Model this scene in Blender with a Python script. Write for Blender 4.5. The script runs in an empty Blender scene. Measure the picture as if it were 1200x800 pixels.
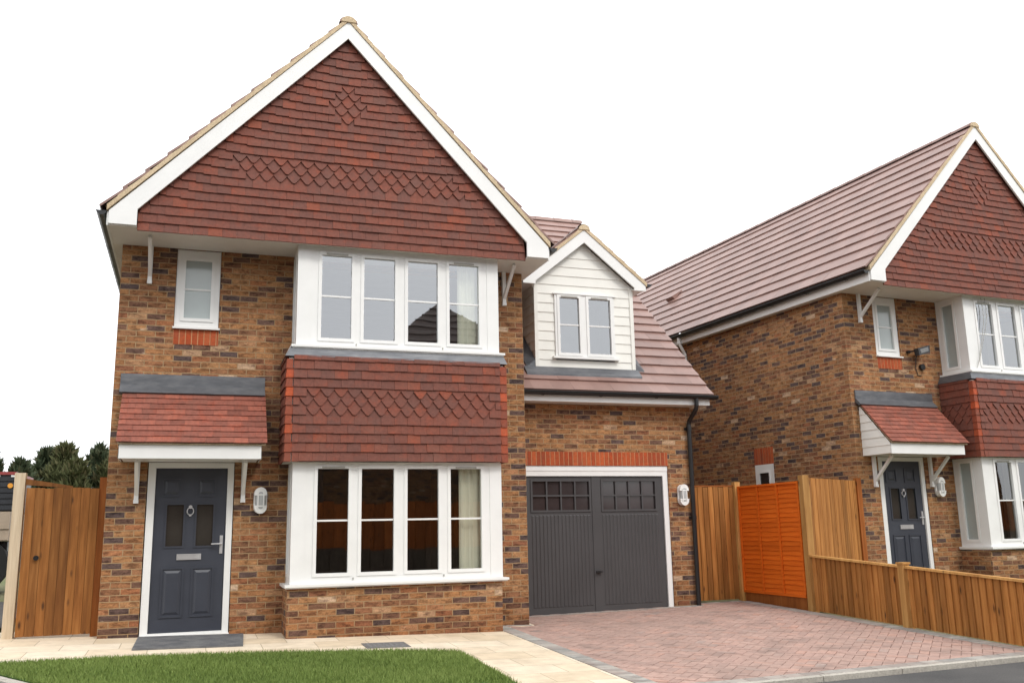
import bpy, bmesh, math, random
from mathutils import Vector, Matrix
random.seed(7)
RND = random.Random(11)
sc = bpy.context.scene
col = sc.collection
rad = math.radians

# ------------------------------------------------------------------ ground height
def G(x, y):
    x = max(-4, min(12, x)); y = max(-14, min(4, y))
    return .04 - .02*min(x, 5.4) + .012*max(0, x-5.6) + .03*y

# ------------------------------------------------------------------ node helpers
class NT:
    def __init__(s, name):
        s.m = bpy.data.materials.new(name); s.m.use_nodes = True
        s.t = s.m.node_tree; s.t.nodes.clear()
        s.out = s.n('ShaderNodeOutputMaterial')
    def n(s, typ, ins=None, **kw):
        nd = s.t.nodes.new(typ)
        for k, v in kw.items(): setattr(nd, k, v)
        for k, v in (ins or {}).items():
            if isinstance(v, bpy.types.NodeSocket): s.t.links.new(v, nd.inputs[k])
            else: nd.inputs[k].default_value = v
        return nd
    def ramp(s, fac, stops, interp='LINEAR'):
        r = s.n('ShaderNodeValToRGB', {'Fac': fac}); cr = r.color_ramp; cr.interpolation = interp
        while len(cr.elements) < len(stops): cr.elements.new(.5)
        for e, (p, c) in zip(cr.elements, stops):
            e.position = p; e.color = (c, c, c, 1) if isinstance(c, (int, float)) else (*c, 1)
        return r.outputs['Color']
    def mix(s, f, a, b, mode='MIX'):
        x = s.n('ShaderNodeMix', data_type='RGBA', blend_type=mode)
        for i, v in ((0, f), (6, a), (7, b)):
            if isinstance(v, bpy.types.NodeSocket): s.t.links.new(v, x.inputs[i])
            elif i == 0: x.inputs[0].default_value = v
            else: x.inputs[i].default_value = (*v, 1) if len(v) == 3 else v
        return x.outputs[2]
    def math(s, op, a, b=0.):
        x = s.n('ShaderNodeMath', {0: a, 1: b}, operation=op); return x.outputs[0]
    def noise(s, vec, scale, detail=4, rough=.55):
        return s.n('ShaderNodeTexNoise', {'Vector': vec, 'Scale': scale, 'Detail': detail, 'Roughness': rough}).outputs['Fac']
    def mapping(s, vec, scale=(1, 1, 1), rot=(0, 0, 0), loc=(0, 0, 0)):
        return s.n('ShaderNodeMapping', {'Vector': vec, 'Scale': scale, 'Rotation': rot, 'Location': loc}).outputs[0]
    def obj(s): return s.n('ShaderNodeTexCoord').outputs['Object']
    def uv(s): return s.n('ShaderNodeTexCoord').outputs['UV']
    def rnd(s): return s.n('ShaderNodeAttribute', attribute_name='rnd').outputs['Fac']
    def bsdf(s, colr, rough=.6, spec=.5, bump=None, bstr=.3, bdist=.01, **kw):
        p = s.n('ShaderNodeBsdfPrincipled', {'Roughness': rough, 'Specular IOR Level': spec})
        if isinstance(colr, bpy.types.NodeSocket): s.t.links.new(colr, p.inputs['Base Color'])
        else: p.inputs['Base Color'].default_value = (*colr, 1)
        for k, v in kw.items(): p.inputs[k].default_value = v
        if bump is not None:
            b = s.n('ShaderNodeBump', {'Height': bump, 'Strength': bstr, 'Distance': bdist})
            s.t.links.new(b.outputs[0], p.inputs['Normal'])
        s.t.links.new(p.outputs[0], s.out.inputs[0]); return s.m

def m_brick(name, tone=1.0):
    t = NT(name); uv = t.uv()
    wob = t.n('ShaderNodeTexNoise', {'Vector': uv, 'Scale': 9., 'Detail': 3})
    d = t.n('ShaderNodeVectorMath', {0: wob.outputs['Color'], 1: (.5, .5, .5)}, operation='SUBTRACT').outputs[0]
    d = t.n('ShaderNodeVectorMath', {0: d, 3: .015}, operation='SCALE').outputs[0]
    v = t.n('ShaderNodeVectorMath', {0: uv, 1: d}, operation='ADD').outputs[0]
    b = t.n('ShaderNodeTexBrick', {'Vector': v, 'Color1': (0, 0, 0, 1), 'Color2': (1, 1, 1, 1), 'Mortar': (0, 0, 0, 1), 'Scale': 1., 'Mortar Size': .0062, 'Mortar Smooth': .25, 'Bias': 0., 'Brick Width': .225, 'Row Height': .075}, offset=.5, offset_frequency=2)
    tint = b.outputs['Color']; fac = b.outputs['Fac']
    k = tone
    c = t.ramp(tint, [(0, (.085*k, .056*k, .042*k)), (.11, (.115*k, .066*k, .043*k)), (.22, (.165*k, .078*k, .038*k)), (.33, (.235*k, .102*k, .040*k)), (.45, (.28*k, .124*k, .044*k)), (.60, (.315*k, .144*k, .050*k)),
                      (.75, (.335*k, .165*k, .062*k)), (.82, (.21*k, .085*k, .038*k)), (.90, (.30*k, .115*k, .042*k)), (.97, (.35*k, .185*k, .078*k)), (1, (.50*k, .34*k, .19*k))])
    # burnt streaks lying along single bricks, drag-faced mottling, pale flecks
    st = t.noise(t.mapping(uv, (7, 17, 1)), 1., 5, .65)
    c = t.mix(t.ramp(st, [(.50, 0.), (.60, .80)]), c, t.mix(1., c, (.40, .36, .38), 'MULTIPLY'))
    s2 = t.noise(t.mapping(uv, (9, 26, 1), loc=(3.7, 1.9, 0)), 1., 4, .6)
    c = t.mix(.75, c, t.ramp(s2, [(.3, .58), (.5, 1.), (.7, 1.42)]), 'MULTIPLY')
    fl = t.noise(t.mapping(uv, (4.6, 13, 1), loc=(9.1, 4.3, 0)), 1., 3, .5)
    c = t.mix(t.ramp(fl, [(.70, 0.), (.76, .8)]), c, (.48*k, .34*k, .20*k))
    mot = t.noise(uv, 45., 4, .7)
    c = t.mix(.6, c, t.ramp(mot, [(.25, .4), (.5, .98), (.75, 1.6)]), 'MULTIPLY')
    big = t.noise(uv, .8, 4)
    c = t.mix(.6, c, t.ramp(big, [(.3, .72), (.7, 1.22)]), 'MULTIPLY')
    c = t.mix(1., c, (1.16, 1.24, 1.55), 'MULTIPLY')
    mort = t.mix(t.noise(uv, 12., 4), (.24*k, .15*k, .075*k), (.53*k, .37*k, .21*k))
    c = t.mix(t.math('MULTIPLY', fac, .9), c, mort)
    # splash dirt near the ground
    vz = t.n('ShaderNodeSeparateXYZ', {0: uv}).outputs[1]
    dz = t.n('ShaderNodeMapRange', {'Value': t.math('ADD', vz, t.math('MULTIPLY', t.noise(uv, 3., 4), -.35)), 1: -.25, 2: .25, 3: .65, 4: 0.}).outputs[0]
    c = t.mix(dz, c, t.mix(1., c, (.62, .52, .48), 'MULTIPLY'))
    h = t.math('SUBTRACT', t.math('MULTIPLY', mot, .35), fac)
    return t.bsdf(c, .88, .2, h, .55, .008)

def m_clay(name, stops, rough=.7):
    t = NT(name); o = t.uv()
    c = t.ramp(t.rnd(), stops)
    c = t.mix(.6, c, t.ramp(t.noise(o, 26., 5, .65), [(.25, .55), (.5, 1.), (.8, 1.45)]), 'MULTIPLY')
    c = t.mix(t.ramp(t.noise(t.mapping(o, (1, 1, 1), loc=(3, 8, 0)), 9., 3, .6), [(.5, 0.), (.68, .55)]), c, t.mix(1., c, (1.35, .95, .75), 'MULTIPLY'))
    c = t.mix(t.ramp(t.noise(o, 3., 3), [(.5, 0.), (.8, .35)]), c, (.16, .09, .07))
    return t.bsdf(c, rough, .3, t.noise(o, 90., 3), .25, .004)

def m_concrete_tile(name):
    t = NT(name); o = t.uv()
    c = t.ramp(t.rnd(), [(0, (.225, .130, .108)), (.5, (.252, .147, .122)), (1, (.278, .166, .139))])
    c = t.mix(.6, c, t.ramp(t.noise(o, 2.2, 6, .65), [(.3, .75), (.7, 1.2)]), 'MULTIPLY')
    c = t.mix(.3, c, t.ramp(t.noise(o, 120., 3), [(.3, .7), (.7, 1.3)]), 'MULTIPLY')
    return t.bsdf(c, .44, .55, t.noise(o, 140., 3), .2, .003)

def m_plain(name, c, rough=.4, spec=.5, var=.08, scale=3., metal=0.):
    t = NT(name); o = t.obj()
    n = t.noise(o, scale, 5, .6)
    cc = t.mix(1., (*c,), t.ramp(n, [(.3, 1-var), (.7, 1+var*.4)]), 'MULTIPLY')
    r = t.n('ShaderNodeMapRange', {'Value': n, 3: max(.02, rough-.08), 4: rough+.1}).outputs[0]
    m = t.bsdf(cc, .5, spec, t.noise(o, 60., 2), .04, .002, Metallic=metal)
    p = [x for x in t.t.nodes if x.type == 'BSDF_PRINCIPLED'][0]; t.t.links.new(r, p.inputs['Roughness'])
    return m

def m_wood(name, stops, stretch=(14, 14, .9), knots=True, rough=.7, rv=(.64, 1.30)):
    t = NT(name); o = t.obj(); r = t.rnd()
    off = t.n('ShaderNodeCombineXYZ', {0: t.math('MULTIPLY', r, 31.), 1: t.math('MULTIPLY', r, 17.), 2: t.math('MULTIPLY', r, 53.)}).outputs[0]
    v = t.n('ShaderNodeVectorMath', {0: o, 1: off}, operation='ADD').outputs[0]
    g = t.noise(t.mapping(v, stretch), 1.6, 6, .62)
    c = t.ramp(g, stops)
    c = t.mix(.75, c, t.ramp(r, [(0, rv[0]), (.5, 1.0), (1, rv[1])]), 'MULTIPLY')
    if knots:
        kn = t.n('ShaderNodeTexVoronoi', {'Vector': t.mapping(v, (8., 8., 2.6)), 'Scale': 1.}).outputs['Distance']
        c = t.mix(t.ramp(kn, [(.06, .9), (.17, 0.)]), c, (.05, .02, .008))
        bl = t.noise(t.mapping(v, (2, 2, .8)), 1.3, 3)
        c = t.mix(t.ramp(bl, [(.5, 0.), (.75, .45)]), c, t.mix(1., c, (.55, .42, .35), 'MULTIPLY'))
    return t.bsdf(c, rough, .25, g, .3, .004)

def m_glass(name, tint=(.72, .76, .74), ior=2.9):
    t = NT(name)
    g = t.n('ShaderNodeNewGeometry')
    c = t.math('ABSOLUTE', t.n('ShaderNodeVectorMath', {0: g.outputs['Normal'], 1: g.outputs['Incoming']}, operation='DOT_PRODUCT').outputs['Value'])
    f0 = ((ior-1)/(ior+1))**2
    f = t.math('ADD', t.math('MULTIPLY', t.math('POWER', t.math('SUBTRACT', 1., c), 5.), 1-f0), f0)
    bump = t.n('ShaderNodeBump', {'Height': t.noise(t.obj(), 1.6, 1), 'Strength': .05, 'Distance': .02}).outputs[0]
    tr = t.n('ShaderNodeBsdfTransparent', {'Color': (*tint, 1)}); gl = t.n('ShaderNodeBsdfGlossy', {'Color': (.95, .97, 1, 1), 'Roughness': .01, 'Normal': bump})
    mx = t.n('ShaderNodeMixShader', {0: f, 1: tr.outputs[0], 2: gl.outputs[0]})
    t.t.links.new(mx.outputs[0], t.out.inputs[0]); return t.m

def m_lead():
    t = NT('lead'); o = t.obj()
    n = t.noise(t.mapping(o, (2, 2, 7)), 1.5, 5, .65)
    c = t.ramp(n, [(.25, (.075, .08, .09)), (.5, (.125, .13, .142)), (.75, (.20, .20, .205))])
    return t.bsdf(c, .45, .5, n, .3, .01, Metallic=.35)

def m_paving():
    t = NT('path_paving'); o = t.uv()
    b = t.n('ShaderNodeTexBrick', {'Vector': o, 'Color1': (0, 0, 0, 1), 'Color2': (1, 1, 1, 1), 'Scale': 1., 'Mortar Size': .005, 'Mortar Smooth': .3, 'Brick Width': .6, 'Row Height': .45}, offset=.5)
    c = t.ramp(b.outputs['Color'], [(0, (.60, .49, .35)), (.5, (.66, .55, .41)), (1, (.71, .62, .49))])
    c = t.mix(.6, c, t.ramp(t.noise(o, 5., 6, .65), [(.3, .75), (.7, 1.15)]), 'MULTIPLY')
    c = t.mix(.25, c, t.ramp(t.noise(o, 150., 2), [(.3, .6), (.7, 1.3)]), 'MULTIPLY')
    c = t.mix(t.math('MULTIPLY', b.outputs['Fac'], .75), c, (.27, .22, .15))
    dirt = t.noise(o, 1.3, 5, .7)
    c = t.mix(t.ramp(dirt, [(.52, 0.), (.8, .45)]), c, (.32, .25, .16))
    return t.bsdf(c, .85, .25, t.math('SUBTRACT', t.noise(o, 60., 4), b.outputs['Fac']), .3, .006)

def m_block(name, stops):
    t = NT(name); o = t.obj()
    c = t.ramp(t.rnd(), stops)
    c = t.mix(.6, c, t.ramp(t.noise(o, 14., 5, .7), [(.25, .55), (.5, 1.), (.75, 1.35)]), 'MULTIPLY')
    c = t.mix(t.ramp(t.noise(o, .9, 6, .65), [(.42, 0.), (.66, .6)]), c, (.33, .235, .20))
    c = t.mix(t.ramp(t.noise(t.mapping(o, (1, 1, 1), loc=(5, 2, 0)), 2.3, 5, .6), [(.52, 0.), (.72, .65)]), c, (.20, .15, .13))
    return t.bsdf(c, .85, .25, t.noise(o, 130., 3), .3, .004)

def m_ground(name, a, b, sc1=.6, sc2=40., rough=.95):
    t = NT(name); o = t.obj()
    c = t.mix(t.ramp(t.noise(o, sc1, 5, .6), [(.35, 0.), (.65, 1.)]), a, b)
    c = t.mix(.6, c, t.ramp(t.noise(o, sc2, 5, .75), [(.3, .5), (.7, 1.45)]), 'MULTIPLY')
    return t.bsdf(c, rough, .2, t.noise(o, sc2*2, 4), .5, .01)

def m_leaf(name, stops):
    t = NT(name)
    c = t.ramp(t.rnd(), stops)
    return t.bsdf(c, .7, .25)

M = {}
M['brick'] = m_brick('stock_brick')
M['soldier'] = m_clay('red_brick', [(0, (.29, .058, .020)), (.5, (.37, .075, .024)), (1, (.44, .10, .032))], .8)
M['clay'] = m_clay('clay_hung_tile', [(0, (.142, .056, .042)), (.25, (.158, .057, .041)), (.5, (.170, .058, .040)), (.8, (.182, .059, .039)), (.95, (.20, .061, .038)), (1, (.235, .064, .034))])
M['porchclay'] = m_clay('clay_porch_tile', [(0, (.19, .066, .046)), (.5, (.245, .083, .058)), (1, (.30, .10, .066))])
M['corner'] = m_clay('clay_corner_tile', [(0, (.20, .058, .034)), (.6, (.30, .064, .028)), (1, (.42, .08, .026))])
M['rooftile'] = m_concrete_tile('concrete_roof_tile')
M['white'] = m_plain('white_upvc', (.80, .80, .785), .32, .5, .05)
M['cream'] = m_plain('white_cladding', (.80, .79, .74), .45, .4, .06)
M['soffit'] = m_plain('soffit_white', (.74, .72, .67), .5, .4, .08)
M['mortar'] = m_ground('verge_mortar', (.66, .53, .36), (.56, .44, .29), 3., 60., .9)
M['black'] = m_plain('black_plastic', (.014, .014, .015), .35, .5, .2)
M['lead'] = m_lead()
M['door'] = m_plain('door_slate_paint', (.042, .047, .063), .38, .5, .1)
M['garage'] = m_plain('garage_grey_paint', (.066, .063, .065), .45, .4, .12, 1.2)
M['chrome'] = m_plain('satin_chrome', (.62, .62, .63), .32, .6, .1, 9., .55)
M['glass'] = m_glass('upper_window_glass', (.86, .90, .89), 3.4)
M['lowglass'] = m_glass('lower_window_glass', (.86, .88, .86), 2.4)
M['obscure'] = m_plain('obscured_glass', (.36, .41, .405), .10, 1., .08)
M['doorglass'] = m_plain('door_glass', (.040, .038, .034), .10, .45, .25, 2.)
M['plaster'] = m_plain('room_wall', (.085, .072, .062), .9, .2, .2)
M['upplaster'] = m_plain('room_wall_upper', (.40, .40, .40), .9, .2, .2)
M['jamb'] = m_plain('cream_wall', (.74, .71, .58), .8, .2, .06)
M['gdark'] = m_plain('garage_glazing', (.040, .031, .032), .12, .8, .35, 1.4)
M['dark'] = m_plain('dark_glazing', (.022, .02, .022), .15, .6, .2)
M['streetwood'] = m_wood('street_fence_boards', [(.25, (.17, .045, .009)), (.5, (.24, .066, .012)), (.75, (.31, .092, .018))])
M['fence'] = m_wood('fence_boards', [(.22, (.20, .078, .016)), (.5, (.36, .150, .038)), (.78, (.51, .240, .074))])
M['gate'] = m_wood('gate_boards', [(.25, (.13, .047, .011)), (.5, (.225, .086, .020)), (.75, (.33, .142, .040))])
M['redpost'] = m_wood('stained_post', [(.25, (.20, .058, .011)), (.5, (.30, .092, .018)), (.75, (.39, .14, .035))])
M['palepost'] = m_wood('pale_timber', [(.25, (.36, .28, .19)), (.5, (.50, .40, .28)), (.75, (.60, .51, .38))], (22, 22, .9), False)
M['tanpost'] = m_wood('tan_timber', [(.25, (.30, .15, .045)), (.5, (.43, .225, .07)), (.75, (.52, .30, .11))])
M['orange'] = m_wood('orange_stain', [(.25, (.52, .092, .006)), (.5, (.64, .125, .009)), (.75, (.70, .160, .016))], (1.2, 1.2, 22), False, .6, (.84, 1.10))
M['path'] = m_paving()
M['block'] = m_block('drive_blocks', [(0, (.345, .236, .203)), (.15, (.375, .250, .212)), (.5, (.40, .264, .222)), (.8, (.425, .288, .243)), (.93, (.435, .26, .207)), (1, (.35, .27, .24))])
M['edging'] = m_block('grey_edging', [(0, (.24, .235, .22)), (.5, (.32, .31, .285)), (1, (.40, .385, .35))])
M['bed'] = m_ground('jointing_sand', (.40, .285, .245), (.34, .24, .205), 3., 60.)
M['kerb'] = m_ground('kerb_concrete', (.46, .43, .38), (.38, .355, .31), 2., 50.)
M['road'] = m_ground('asphalt', (.070, .069, .069), (.105, .101, .098), .8, 110.)
M['soil'] = m_ground('lawn_soil', (.045, .085, .018), (.07, .12, .025), 1.5, 60.)
M['earth'] = m_ground('far_ground', (.12, .14, .06), (.17, .15, .09), .3, 8.)
M['grass'] = m_leaf('grass_blade', [(0, (.10, .148, .032)), (.4, (.155, .220, .048)), (.8, (.215, .28, .074)), (1, (.33, .33, .12))])
M['mat'] = m_ground('doormat_fibre', (.12, .122, .13), (.19, .19, .19), 5., 150.)
M['iron'] = m_plain('cast_iron', (.20, .20, .20), .6, .5, .25, 20., .5)
M['bark'] = m_wood('bark', [(.3, (.05, .035, .025)), (.7, (.12, .09, .065))], (8, 8, 2), False)
M['conifer'] = m_leaf('conifer_leaf', [(0, (.018, .030, .018)), (.5, (.042, .062, .034)), (.85, (.068, .088, .045)), (1, (.10, .088, .05))])
M['conifer2'] = m_leaf('conifer_leaf_olive', [(0, (.028, .038, .017)), (.5, (.066, .080, .033)), (.85, (.105, .112, .048)), (1, (.13, .105, .055))])
M['beige'] = m_plain('lorry_beige', (.42, .34, .26), .5, .4, .2)
M['navy'] = m_plain('lorry_dark', (.025, .028, .034), .4, .5, .25)
M['redtrim'] = m_plain('red_trim', (.30, .05, .05), .4, .5, .1)
M['rubber'] = m_plain('rubber', (.02, .02, .02), .8, .3, .2)
M['amber'] = m_plain('amber_lens', (.8, .35, .05), .3, .5, .05)
M['lens'] = m_plain('frosted_lens', (.42, .43, .43), .25, .5, .1)
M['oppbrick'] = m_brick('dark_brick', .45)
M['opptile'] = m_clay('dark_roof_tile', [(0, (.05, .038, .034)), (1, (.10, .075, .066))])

# ------------------------------------------------------------------ mesh builder
class MB:
    def __init__(s): s.v = []; s.f = []; s.r = []
    def face(s, pts, r=.5):
        b = len(s.v); s.v += [tuple(p) for p in pts]; s.f.append(tuple(range(b, b+len(pts)))); s.r += [r]*len(pts)
    def hexa(s, p, r=.5, skip=()):           # 8 points: bottom ring ccw 0-3, top ring 4-7
        b = len(s.v); s.v += [tuple(q) for q in p]; s.r += [r]*8
        for i, f in enumerate(((3, 2, 1, 0), (4, 5, 6, 7), (0, 1, 5, 4), (1, 2, 6, 5), (2, 3, 7, 6), (3, 0, 4, 7))):
            if i not in skip: s.f.append(tuple(b+k for k in f))
    def box(s, x0, y0, z0, x1, y1, z1, r=.5, T=None):
        p = [(x0, y0, z0), (x1, y0, z0), (x1, y1, z0), (x0, y1, z0), (x0, y0, z1), (x1, y0, z1), (x1, y1, z1), (x0, y1, z1)]
        if T is not None: p = [T @ Vector(q) for q in p]
        s.hexa(p, r)
    def prism(s, poly, axis, a, b, r=.5):    # poly 2d extruded along axis from a to b
        def P(u, v, t):
            return {'y': (u, t, v), 'x': (t, u, v), 'z': (u, v, t)}[axis]
        n = len(poly); bs = len(s.v)
        s.v += [P(u, v, a) for u, v in poly] + [P(u, v, b) for u, v in poly]; s.r += [r]*(2*n)
        s.f.append(tuple(bs+i for i in range(n))); s.f.append(tuple(bs+n+i for i in reversed(range(n))))
        for i in range(n):
            j = (i+1) % n; s.f.append((bs+j, bs+i, bs+n+i, bs+n+j))
    def tube(s, pts, rad_, n=10, r=.5, cap=True):
        pts = [Vector(p) for p in pts]; rings = []
        for i, p in enumerate(pts):
            d = (pts[min(i+1, len(pts)-1)] - pts[max(i-1, 0)]).normalized()
            a = d.orthogonal().normalized() if i == 0 else (rings[-1][1] - d*rings[-1][1].dot(d)).normalized()
            c = d.cross(a); R = rad_[i] if isinstance(rad_, (list, tuple)) else rad_
            b = len(s.v)
            for k in range(n):
                th = 2*math.pi*k/n; s.v.append(tuple(p + a*R*math.cos(th) + c*R*math.sin(th))); s.r.append(r)
            rings.append((b, a))
        for (b0, _), (b1, _) in zip(rings, rings[1:]):
            for k in range(n):
                j = (k+1) % n; s.f.append((b0+k, b0+j, b1+j, b1+k))
        if cap:
            s.f.append(tuple(rings[0][0]+k for k in reversed(range(n)))); s.f.append(tuple(rings[-1][0]+k for k in range(n)))
    def build(s, name, mat, parent=None, smooth=False, uvoff=(0, 0), keep=False):
        me = bpy.data.meshes.new(name); me.from_pydata(s.v, [], s.f); me.validate(); me.update()
        bm = bmesh.new(); bm.from_mesh(me)
        if len(s.f) < 4000 and not keep: bmesh.ops.recalc_face_normals(bm, faces=bm.faces)
        uvl = bm.loops.layers.uv.new('UVMap')
        for f in bm.faces:
            n = f.normal; ax = max(range(3), key=lambda i: abs(n[i]))
            for l in f.loops:
                c = l.vert.co
                l[uvl].uv = ((c.y+uvoff[0], c.z+uvoff[1]), (c.x+uvoff[0], c.z+uvoff[1]), (c.x+uvoff[0], c.y+uvoff[1]))[ax]
            f.smooth = smooth
        bm.to_mesh(me); bm.free()
        if len(me.vertices) == len(s.r):
            at = me.attributes.new('rnd', 'FLOAT', 'POINT'); at.data.foreach_set('value', s.r)
        me.materials.append(M[mat] if isinstance(mat, str) else mat)
        o = bpy.data.objects.new(name, me); col.objects.link(o)
        if parent is not None: o.parent = parent
        return o

def tag(o, label=None, cat=None, group=None, kind=None):
    for k, v in (('label', label), ('category', cat), ('group', group), ('kind', kind)):
        if v: o[k] = v
    return o
def empty(name, loc=(0, 0, 0), rz=0., parent=None):
    o = bpy.data.objects.new(name, None); col.objects.link(o); o.location = loc; o.rotation_euler.z = rz
    o.empty_display_size = .2
    if parent is not None: o.parent = parent
    return o
def copy_tree(o, parent=None):
    c = o.copy(); col.objects.link(c)
    if parent is not None: c.parent = parent
    for ch in list(o.children): copy_tree(ch, c)
    return c

def panel(mb, ax, pos, th, u0, u1, z0, z1, holes):
    """flat sheet with rectangular holes and real thickness. ax 'y': u=x, face at y=pos, runs back to pos+th"""
    us = sorted({u0, u1, *[h[0] for h in holes], *[h[1] for h in holes]}); zs = sorted({z0, z1, *[h[2] for h in holes], *[h[3] for h in holes]})
    P = (lambda u, z, t: (u, t, z)) if ax == 'y' else (lambda u, z, t: (t, u, z))
    for a, b in zip(us, us[1:]):
        for c, d in zip(zs, zs[1:]):
            mu, mz = (a+b)/2, (c+d)/2
            if any(h[0] < mu < h[1] and h[2] < mz < h[3] for h in holes): continue
            mb.face([P(a, c, pos), P(b, c, pos), P(b, d, pos), P(a, d, pos)])
            mb.face([P(a, d, pos+th), P(b, d, pos+th), P(b, c, pos+th), P(a, c, pos+th)])
    for (a, b, c, d) in list(holes) + [(u0, u1, z0, z1)]:
        for p, q in (((a, c), (b, c)), ((b, c), (b, d)), ((b, d), (a, d)), ((a, d), (a, c))):
            mb.face([P(*p, pos), P(*q, pos), P(*q, pos+th), P(*p, pos+th)])

def ring(mb, ax, pos, th, u0, u1, z0, z1, w):
    panel(mb, ax, pos, th, u0, u1, z0, z1, [(u0+w, u1-w, z0+w, z1-w)])

# tiles laid in courses on any plane: O origin, eu along the course, es up the slope, en outward
def courses(mb, O, eu, es, en, H, gauge, width, lap, lift, spans, thick=.014, shape=None, jit=.004, rfun=None, stagger=True, tiltj=.003, gap=.002, bend=None):
    O, eu, es, en = Vector(O), Vector(eu).normalized(), Vector(es).normalized(), Vector(en).normalized()
    n = int(math.ceil(H/gauge - 1e-6)); L = gauge*lap
    for k in range(n):
        s0 = k*gauge
        for (ua, ub) in spans(s0 + gauge*.5):
            if ub-ua < .01: continue
            u = math.floor(ua/width+1e-6)*width - (width*.5 if (k % 2 and stagger) else 0)
            while u+width <= ua: u += width
            while u < ub-1e-4:
                a, b = max(u, ua), min(u+width, ub); u += width
                if b-a < .012: continue
                a += gap*.5; b -= gap*.5
                r = rfun(k, (a+b)/2) if rfun else RND.random()
                ds = RND.uniform(-jit, jit) + (bend(s0, (a+b)/2) if bend else 0); dl = lift*(1+RND.uniform(-.06, .08)); tw = RND.uniform(-tiltj, tiltj)
                s1 = min(s0+L, H+.02)
                slope = dl/L
                def P(uu, ss, t=0.): return O + eu*uu + es*ss + en*(max(.001, dl - (ss-s0)*slope) + t + tw*((uu-a)/(b-a)-.5))
                if shape and shape(k, (a+b)/2):
                    w = b-a; hh = min(w*.55, gauge*.80)
                    pr = [(a+w*q, s0+ds-.004+hh*h_) for q, h_ in ((0, 1.), (.10, .74), (.22, .44), (.34, .17), (.43, .03), (.57, .03), (.66, .17), (.78, .44), (.90, .74), (1, 1.))]
                    top = [(b, s1), (a, s1)]
                    mb.face([P(*p) for p in pr+top], r)
                    for p, q in zip(pr, pr[1:]):
                        mb.face([P(*p), P(*p, -thick), P(*q, -thick), P(*q)], r)
                else:
                    p00, p10, p11, p01 = P(a, s0+ds), P(b, s0+ds), P(b, s1), P(a, s1)
                    q0, q1 = P(a, s0+ds, -thick), P(b, s0+ds, -thick); q2, q3 = P(b, s1, -thick), P(a, s1, -thick)
                    mb.face([p00, p10, p11, p01], r); mb.face([q0, q1, p10, p00], r)
                    mb.face([q3, q0, p00, p01], r); mb.face([q1, q2, p11, p10], r)

def half_gutter(mb, p0, p1, r=.056, down=True):
    p0, p1 = Vector(p0), Vector(p1); d = (p1-p0).normalized(); side = d.cross(Vector((0, 0, 1))).normalized()
    n = 8
    for (ro, nn) in ((r, 1), (r-.006, -1)):
        for k in range(n):
            a0, a1 = math.pi*(1+k/n), math.pi*(1+(k+1)/n)
            f = lambda a, p: p + side*ro*math.cos(a) + Vector((0, 0, 1))*ro*math.sin(a)
            mb.face([f(a0, p0), f(a1, p0), f(a1, p1), f(a0, p1)])
    for p in (p0, p1):
        mb.face([p + side*r*math.cos(math.pi*(1+k/n)) + Vector((0, 0, 1))*r*math.sin(math.pi*(1+k/n)) for k in range(n+1)])
    # brackets and the rolled front lip
    mb.tube([p0+side*r, p1+side*r], .007, 6); mb.tube([p0-side*r, p1-side*r], .007, 6)
    m = (p1-p0).length; q = .45
    while q < m:
        c = p0+d*q
        for k in range(n):
            a0, a1 = math.pi*(1+k/n), math.pi*(1+(k+1)/n)
            f = lambda a, p, R: p + side*R*math.cos(a) + Vector((0, 0, 1))*R*math.sin(a)
            mb.face([f(a0, c, r+.008), f(a1, c, r+.008), f(a1, c+d*.03, r+.008), f(a0, c+d*.03, r+.008)])
        q += .95

# ------------------------------------------------------------------ windows
def sash_set(parent, panes, ax, pos, sgn, bar=None, vents=(), glass='glass', w=.042, back=None):
    """each pane: (u0,u1,z0,z1) visible glass. sash ring stands .012 proud of pos on the outside (sgn)"""
    for i, (a, b, c, d) in enumerate(panes):
        mb = MB()
        ring(mb, ax, pos - sgn*.012, sgn*.05, a-w, b+w, c-w, d+w, w)
        if bar:
            z = bar
            if ax == 'y': mb.box(a+.0015, pos+sgn*.012, z-.011, b-.0015, pos+sgn*.034, z+.011)
            else: mb.box(min(pos+sgn*.012, pos+sgn*.034), a+.0015, z-.011, max(pos+sgn*.012, pos+sgn*.034), b-.0015, z+.011)
        s = mb.build('sash', 'white', parent)
        g = MB()
        P = (lambda u, z: (u, pos+sgn*.024, z)) if ax == 'y' else (lambda u, z: (pos+sgn*.024, u, z))
        q = [P(a-.001, c-.001), P(b+.001, c-.001), P(b+.001, d+.001), P(a-.001, d+.001)]
        if ax == 'x' and sgn > 0: q.reverse()
        g.face(q); g.build('pane', glass, parent, keep=True)
        if i in vents:
            v = MB(); m = (a+b)/2; v.box(m-.14, pos-sgn*.022, d+.006, m+.14, pos-sgn*.0125, d+.026)
            v.build('trickle_vent', M['ventgrey'], parent)

M['ventgrey'] = m_plain('vent_grey', (.40, .39, .36), .5, .4, .1)

S_ = 1.02        # main roof slope
APX, CXR = 8.035, 2.70
def roofz(x): return APX - S_*abs(x-CXR)

def gallows(parent, x, y0, zt, drop, reach, w=.05, d=.05):
    mb = MB()
    mb.box(x-w/2, y0-d, zt-drop, x+w/2, y0-.002, zt)
    T = Vector((x, y0-d*.6, zt-drop+.07)); E_ = Vector((x, y0-reach, zt-.02))
    dirv = (E_-T).normalized(); L = (E_-T).length; nrm = Vector((0, dirv.z, -dirv.y))
    h = .021
    ps = [T+Vector((sx*w*.42, 0, 0))+nrm*sn*h for sx, sn in ((-1, -1), (1, -1), (1, 1), (-1, 1))]
    mb.hexa(ps + [p+dirv*L for p in ps])
    mb.box(x-w/2-.004, y0-d-.004, zt-drop-.03, x+w/2+.004, y0-.003, zt-drop+.012)
    return mb.build('bracket', 'white', parent)

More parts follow.
